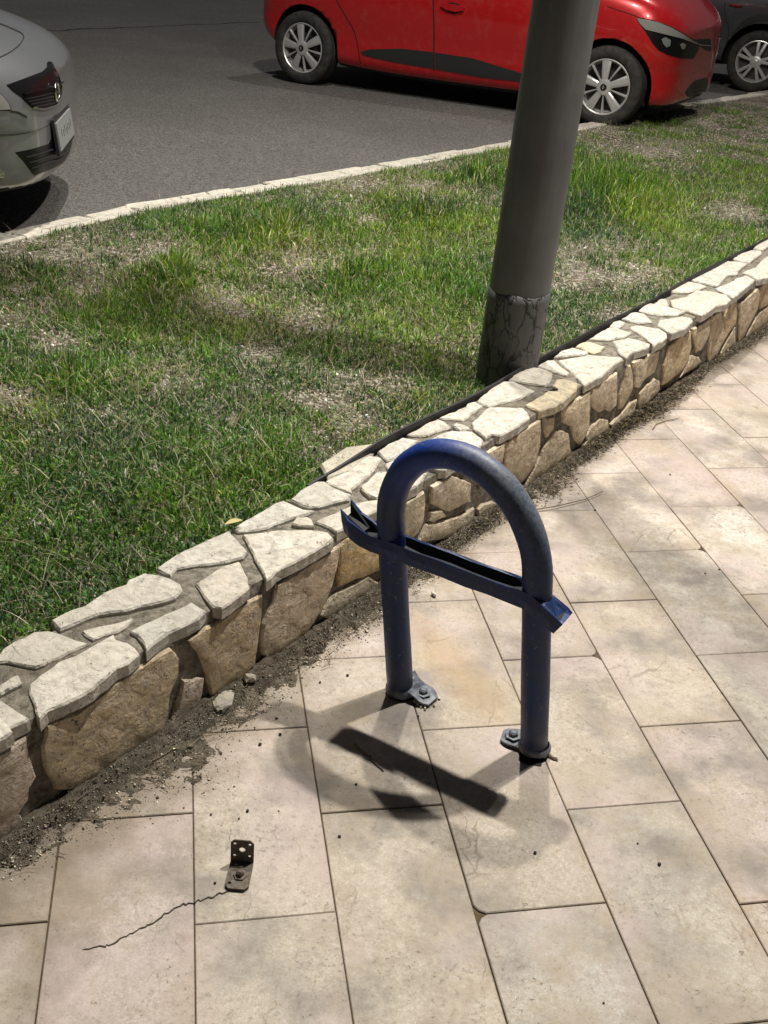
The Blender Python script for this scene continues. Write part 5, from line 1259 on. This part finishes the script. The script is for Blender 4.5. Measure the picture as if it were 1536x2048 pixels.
# --- red hatchback, nose to the kerb
def red_car():
    rc = at((606, 168), ROAD); fc = at((1198, 254), ROAD); rc.z = fc.z = 0; h = (fc - rc).normalized(); rt = Vector((h.y, -h.x, 0)); wb = (fc - rc).length; hwid = .905
    c = (rc + fc) / 2 - rt * .86; car = tag(empty('red_car', (c.x, c.y, ROAD), math.atan2(h.y, h.x)), 'red hatchback with silver wheel covers parked nose to the kerb behind the post', 'car')
    a = wb / 2; paint = car_paint('red_paint', (.46, .008, .010), .25, .30)
    st = [(-a - .56, .66, .44, .93, .97), (-a - .52, .78, .34, 1.0, 1.05), (-a - .38, .865, .27, 1.04, 1.09), (-a, .905, .20, 1.04, 1.10), (-a + .45, .90, .14, 1.02, 1.10), (-.3, .893, .125, 1.01, 1.10), (.35, .893, .125, .99, 1.09), (a - .42, .90, .13, .975, 1.08), (a, .905, .16, .945, 1.05), (a + .24, .89, .15, .89, .985), (a + .36, .83, .15, .83, .91), (a + .45, .72, .17, .76, .83), (a + .51, .55, .23, .68, .73)]
    me = loft_body(st, (-a, a), .345, hwid); finish_body(me, paint, (-a, a), .345, hwid); obj('body', me, None, car)
    for x in (a, -a):
        for s in (-1, 1): add_wheel(car, x, s, 'cap', .80, (.05 if x > 0 else -.05), 0.0)
    cabin(car, paint, -a - .55, a - .30, 1.04, 1.50, .90)
    k = Skin(car, me); Z1 = ((480, 0), 2.695); Z3 = ((1160, 0), 5.486); Z2 = ((500, 0), 5.908)
    k.patch('door_moulding', zm(*Z1, [(650, 278), (700, 266), (870, 262), (1040, 280), (1045, 370), (870, 342), (720, 312), (665, 297)]), M_TRIM, .006, .008, mirror=True)
    k.patch('door_moulding', zm(*Z1, [(1052, 283), (1250, 313), (1490, 385), (1660, 440), (1640, 470), (1485, 436), (1300, 416), (1052, 372)]), M_TRIM, .006, .008, mirror=True)
    k.line('door_gap', [(867, -60), (866, -20), (867, 20), (868, 60), (868, 104), (868, 142)], 2.2, M_SEAM, mirror=True)
    k.line('door_gap', [(660, -30), (676, 5), (692, 34), (708, 62), (716, 95), (722, 135)], 1.6, M_SEAM, mirror=True)
    k.patch('door_handle', [(882, 12), (892, 7), (912, 9), (930, 16), (928, 21), (912, 24), (896, 20)], paint, .022, .02, 4, mirror=True)
    k.patch('handle_recess', [(888, 10), (902, 4), (918, 8), (922, 22), (908, 28), (894, 22)], M_SEAM, .003, .002, 4, mirror=True)
    k.patch('bumper_corner', zm(*Z2, [(60, 415), (195, 395), (225, 545), (150, 522), (80, 475)]), M_TRIM, .005, .006, mirror=True)
    hl = k.patch('headlight', zm(*Z3, [(620, 200), (700, 212), (850, 242), (1000, 305), (1130, 378), (1230, 443), (1310, 487), (1290, 560), (1240, 645), (1100, 640), (960, 600), (860, 550), (800, 480), (720, 350), (660, 270)]), M_GLOSSBLK, .004, .01, mirror=False)
    k.patch('lens_strip', zm(*Z3, [(622, 202), (700, 214), (850, 244), (1000, 308), (1130, 381), (1230, 446), (1308, 489), (1250, 476), (1100, 420), (960, 385), (840, 355), (720, 325), (660, 262)]), M_LENS, .010, .004, 4, parent=hl)
    k.patch('bulb', zm(*Z3, [(888, 430), (930, 408), (985, 440), (980, 500), (940, 520), (905, 480)]), M_LAMPIN, .012, .004, 3, parent=hl)
    k.patch('bulb', zm(*Z3, [(1085, 490), (1120, 470), (1150, 490), (1135, 535), (1105, 540)]), M_LAMPIN, .012, .004, 3, parent=hl)
    k.patch('lower_grille', zm(*Z3, [(1150, 1010), (1210, 930), (1270, 880), (1390, 850), (1420, 1000), (1360, 1100), (1240, 1080), (1180, 1058)]), M_GLOSSBLK, .004, .006, 4)
    for q in range(4): k.line('grille_bar', zm(*Z3, [(1262 - q * 4, 925 + q * 42), (1310, 915 + q * 42), (1375, 905 + q * 42)]), 2.0, M_TRIM, off=.010)
    k.patch('upper_grille', zm(*Z3, [(1240, 440), (1330, 430), (1430, 425), (1435, 560), (1370, 545), (1310, 500)]), M_GLOSSBLK, .005, .006, 4)
    k.line('chrome_strip', zm(*Z3, [(1230, 448), (1300, 488), (1380, 498), (1425, 500)]), 1.8, M_CHROME, off=.010)
    k.line('bonnet_gap', zm(*Z3, [(300, 68), (400, 105), (500, 138), (600, 172), (640, 190)]), 1.3, M_SEAM)
    k.line('bonnet_gap', zm(*Z3, [(640, 192), (800, 225), (980, 290), (1130, 365), (1240, 432), (1330, 428)]), 1.2, M_SEAM)
    return car
red_car()

# --- silver car, only its nose in the picture
def silver_car():
    hd = math.radians(9); h = Vector((math.cos(hd), math.sin(hd), 0)); N = Vector((-1.555, 4.97, 0)); a = 1.34; c = N - h * (a + .93)
    car = tag(empty('silver_car', (c.x, c.y, ROAD), hd), 'silver car with only its nose, grille and number plate in view, facing the kerb', 'car')
    paint = car_paint('silver_paint', (.21, .215, .225), .5, .30)
    st = [(-a - .8, .66, .46, .93, .97), (-a - .74, .80, .36, 1.0, 1.05), (-a - .5, .88, .28, 1.03, 1.08), (-a, .91, .24, 1.02, 1.08), (0, .90, .20, .99, 1.06), (a - .4, .905, .20, .93, 1.0), (a, .91, .20, .88, .95), (a + .35, .90, .19, .80, .88), (a + .58, .87, .19, .74, .82), (a + .75, .79, .20, .69, .77), (a + .86, .66, .21, .64, .71), (a + .93, .44, .25, .58, .63)]
    me = loft_body(st, (-a, a), .35, .91); finish_body(me, paint, (-a, a), .35, .91); obj('body', me, None, car)
    for x in (a, -a):
        for s in (-1, 1): add_wheel(car, x, s, 'cap', .80)
    cabin(car, paint, -a - .6, a - .45, 1.0, 1.48, .90)
    k = Skin(car, me); Z = ((0, 100), 7.875)
    gr = k.patch('grille', zm(*Z, [(100, 550), (380, 450), (650, 350), (735, 275), (740, 200), (790, 205), (835, 300), (900, 420), (960, 590), (940, 700), (880, 850), (800, 885), (650, 925), (500, 900), (420, 840), (330, 740), (200, 650)]), M_GLOSSBLK, .003, .008, 3.0)
    for q in range(4): k.line('grille_bar', zm(*Z, [(380 + q * 40, 770 + q * 42), (560 + q * 20, 735 + q * 45), (740, 690 + q * 52), (880 - q * 6, 640 + q * 58)]), 1.6, M_TRIM, gr, off=.010)
    k.line('chrome_bar', zm(*Z, [(345, 700), (520, 655), (720, 600), (860, 545), (950, 500)]), 2.2, M_GLOSSBLK, gr, off=.016)
    k.line('chrome_surround', zm(*Z, [(960, 600), (950, 700), (915, 800), (870, 862), (790, 895), (650, 930), (500, 902)]), 2.6, M_CHROME, gr, off=.008)
    k.line('chrome_surround', zm(*Z, [(745, 205), (800, 215), (845, 310), (905, 420), (962, 590)]), 1.6, M_CHROME, gr, off=.008)
    hc = k.hit((105.5, 183))
    if hc:
        p, n = hc; bm = bmesh.new(); lathe(bm, [(-.007, .030), (-.011, .032), (-.011, .038), (-.006, .041), (0, .039), (0, .030)], 36, 'Y', True)
        zz = [(-.060, .004), (.006, .004), (-.012, .014), (.060, -.002), (-.004, -.006), (.010, -.014)]
        bv = [bm.verts.new((x, -.012, z)) for x, z in [(-.034, .004), (-.006, .004), (-.009, .010), (.034, -.004), (.006, -.004), (.009, -.010)]]
        bm.faces.new(bv); e = obj('emblem', bm_mesh(bm, 'emblem', True), M_CHROME, gr); e.location = p + n * .012; q = (-n).to_track_quat('Y', 'Z'); e.rotation_mode = 'QUATERNION'; e.rotation_quaternion = q
    k.patch('lower_intake', zm(*Z, [(240, 1610), (500, 1560), (760, 1480), (800, 1390), (1130, 1300), (1130, 1450), (1085, 1620), (1000, 1760), (850, 1850), (650, 1930), (540, 1970), (480, 1900), (380, 1760)]), M_GLOSSBLK, .003, .008, 3.0)
    for q in range(3): k.line('intake_bar', zm(*Z, [(400 + q * 40, 1690 + q * 85), (700, 1600 + q * 90), (1040 - q * 20, 1490 + q * 95)]), 1.5, M_TRIM, off=.009)
    # number plate: a real flat plate on the nose
    hp = k.hit((124, 258))
    if hp:
        p = hp[0]; bm = bmesh.new(); box(bm, (0, 0, 0), (.010, .42, .112)); pl = obj('number_plate', bm_mesh(bm, 'number_plate'), M_PLATEW, car, p + Vector((.012, .0, .0)))
        pl.rotation_euler = (0, math.radians(-6), 0); px_ = p.x
        bm = bmesh.new(); box(bm, (-.008, 0, 0), (.012, .45, .145)); obj('plate_holder', bm_mesh(bm, 'plate_holder'), M_TRIM, pl)
        for y, z in ((-.12, .012), (-.07, -.004), (-.03, .014), (.015, -.012), (.05, .006), (.10, -.002), (.14, .010)):
            bm = bmesh.new(); box(bm, (.0056, y, z * .6), (.0015, .012, .028)); obj('plate_mark', bm_mesh(bm, 'plate_mark'), M_INK, pl)
    k.patch('headlight', zm(*Z, [(-40, 690), (0, 695), (60, 760), (130, 850), (160, 935), (60, 940), (-40, 945)]), M_LENS, .004, .006, 3.0, mirror=True)
    k.line('headlight_edge', zm(*Z, [(0, 690), (65, 765), (132, 850), (162, 938), (60, 942), (-20, 945)]), 2.0, M_SEAM)
    k.line('bonnet_gap', zm((0, 0), 3.94, [(-60, 470), (0, 452), (80, 412), (150, 357), (182, 310), (184, 285), (160, 258), (60, 212), (-40, 175)]), 2.0, M_SEAM)
    k.patch('fog_lamp', zm(*Z, [(-40, 1880), (20, 1890), (70, 1960), (40, 2010), (-40, 2010)]), M_CHROME, .004, .006, 3.0, mirror=True)
    k.line('bumper_crease', zm(*Z, [(160, 945), (260, 960), (340, 1000), (420, 1035)]), 1.6, paint, off=.008)
    return car
silver_car()

# --- dark grey car reversed in, at the right edge
def grey_car():
    rcn = at((1499, 184), ROAD); hd = math.radians(157); h = Vector((math.cos(hd), math.sin(hd), 0)); lf = Vector((-h.y, h.x, 0)); a = 1.33
    # its left side faces the camera; rear wheel contact is given
    c = Vector((rcn.x, rcn.y, 0)) - lf * .87 + h * a
    car = tag(empty('grey_car', (c.x, c.y, ROAD), hd), 'dark grey car with alloy wheels standing beyond the red hatchback', 'car')
    paint = car_paint('grey_paint', (.075, .078, .088), .5, .32)
    st = [(-a - .72, .66, .46, .95, .99), (-a - .66, .80, .36, 1.02, 1.07), (-a - .45, .88, .28, 1.06, 1.10), (-a, .915, .24, 1.06, 1.12), (-a + .45, .905, .20, 1.04, 1.12), (0, .90, .20, 1.02, 1.10), (a - .4, .905, .20, .99, 1.08), (a, .91, .21, .95, 1.04), (a + .4, .88, .20, .88, .96), (a + .65, .78, .22, .80, .86), (a + .8, .6, .25, .70, .75)]
    me = loft_body(st, (-a, a), .36, .915); finish_body(me, paint, (-a, a), .36, .915); obj('body', me, None, car)
    for x in (a, -a):
        for s in (-1, 1): add_wheel(car, x, s, 'alloy', .815, .25)
    cabin(car, paint, -a - .5, a - .35, 1.06, 1.50, .91)
    k = Skin(car, me); Z = ((1360, 0), 8.727)
    k.patch('door_handle', zm(*Z, [(860, 85), (920, 65), (1030, 85), (1100, 105), (1050, 125), (960, 118)]), M_CHROME, .02, .018, 3)
    k.patch('arch_trim', zm(*Z, [(1010, 480), (1080, 380), (1200, 300), (1380, 255), (1560, 250), (1560, 365), (1380, 370), (1220, 420), (1110, 490), (1000, 590), (900, 730), (830, 860), (780, 830), (880, 640)]), M_TRIM, .006, .008, 4)
    k.line('door_gap', zm(*Z, [(790, 40), (780, 160), (800, 320), (850, 470), (850, 600), (800, 760)]), 1.3, M_SEAM)
    k.line('sill_gap', zm(*Z, [(520, 1030), (600, 1040), (700, 1050)]), 1.2, M_SEAM)
    return car
grey_car()
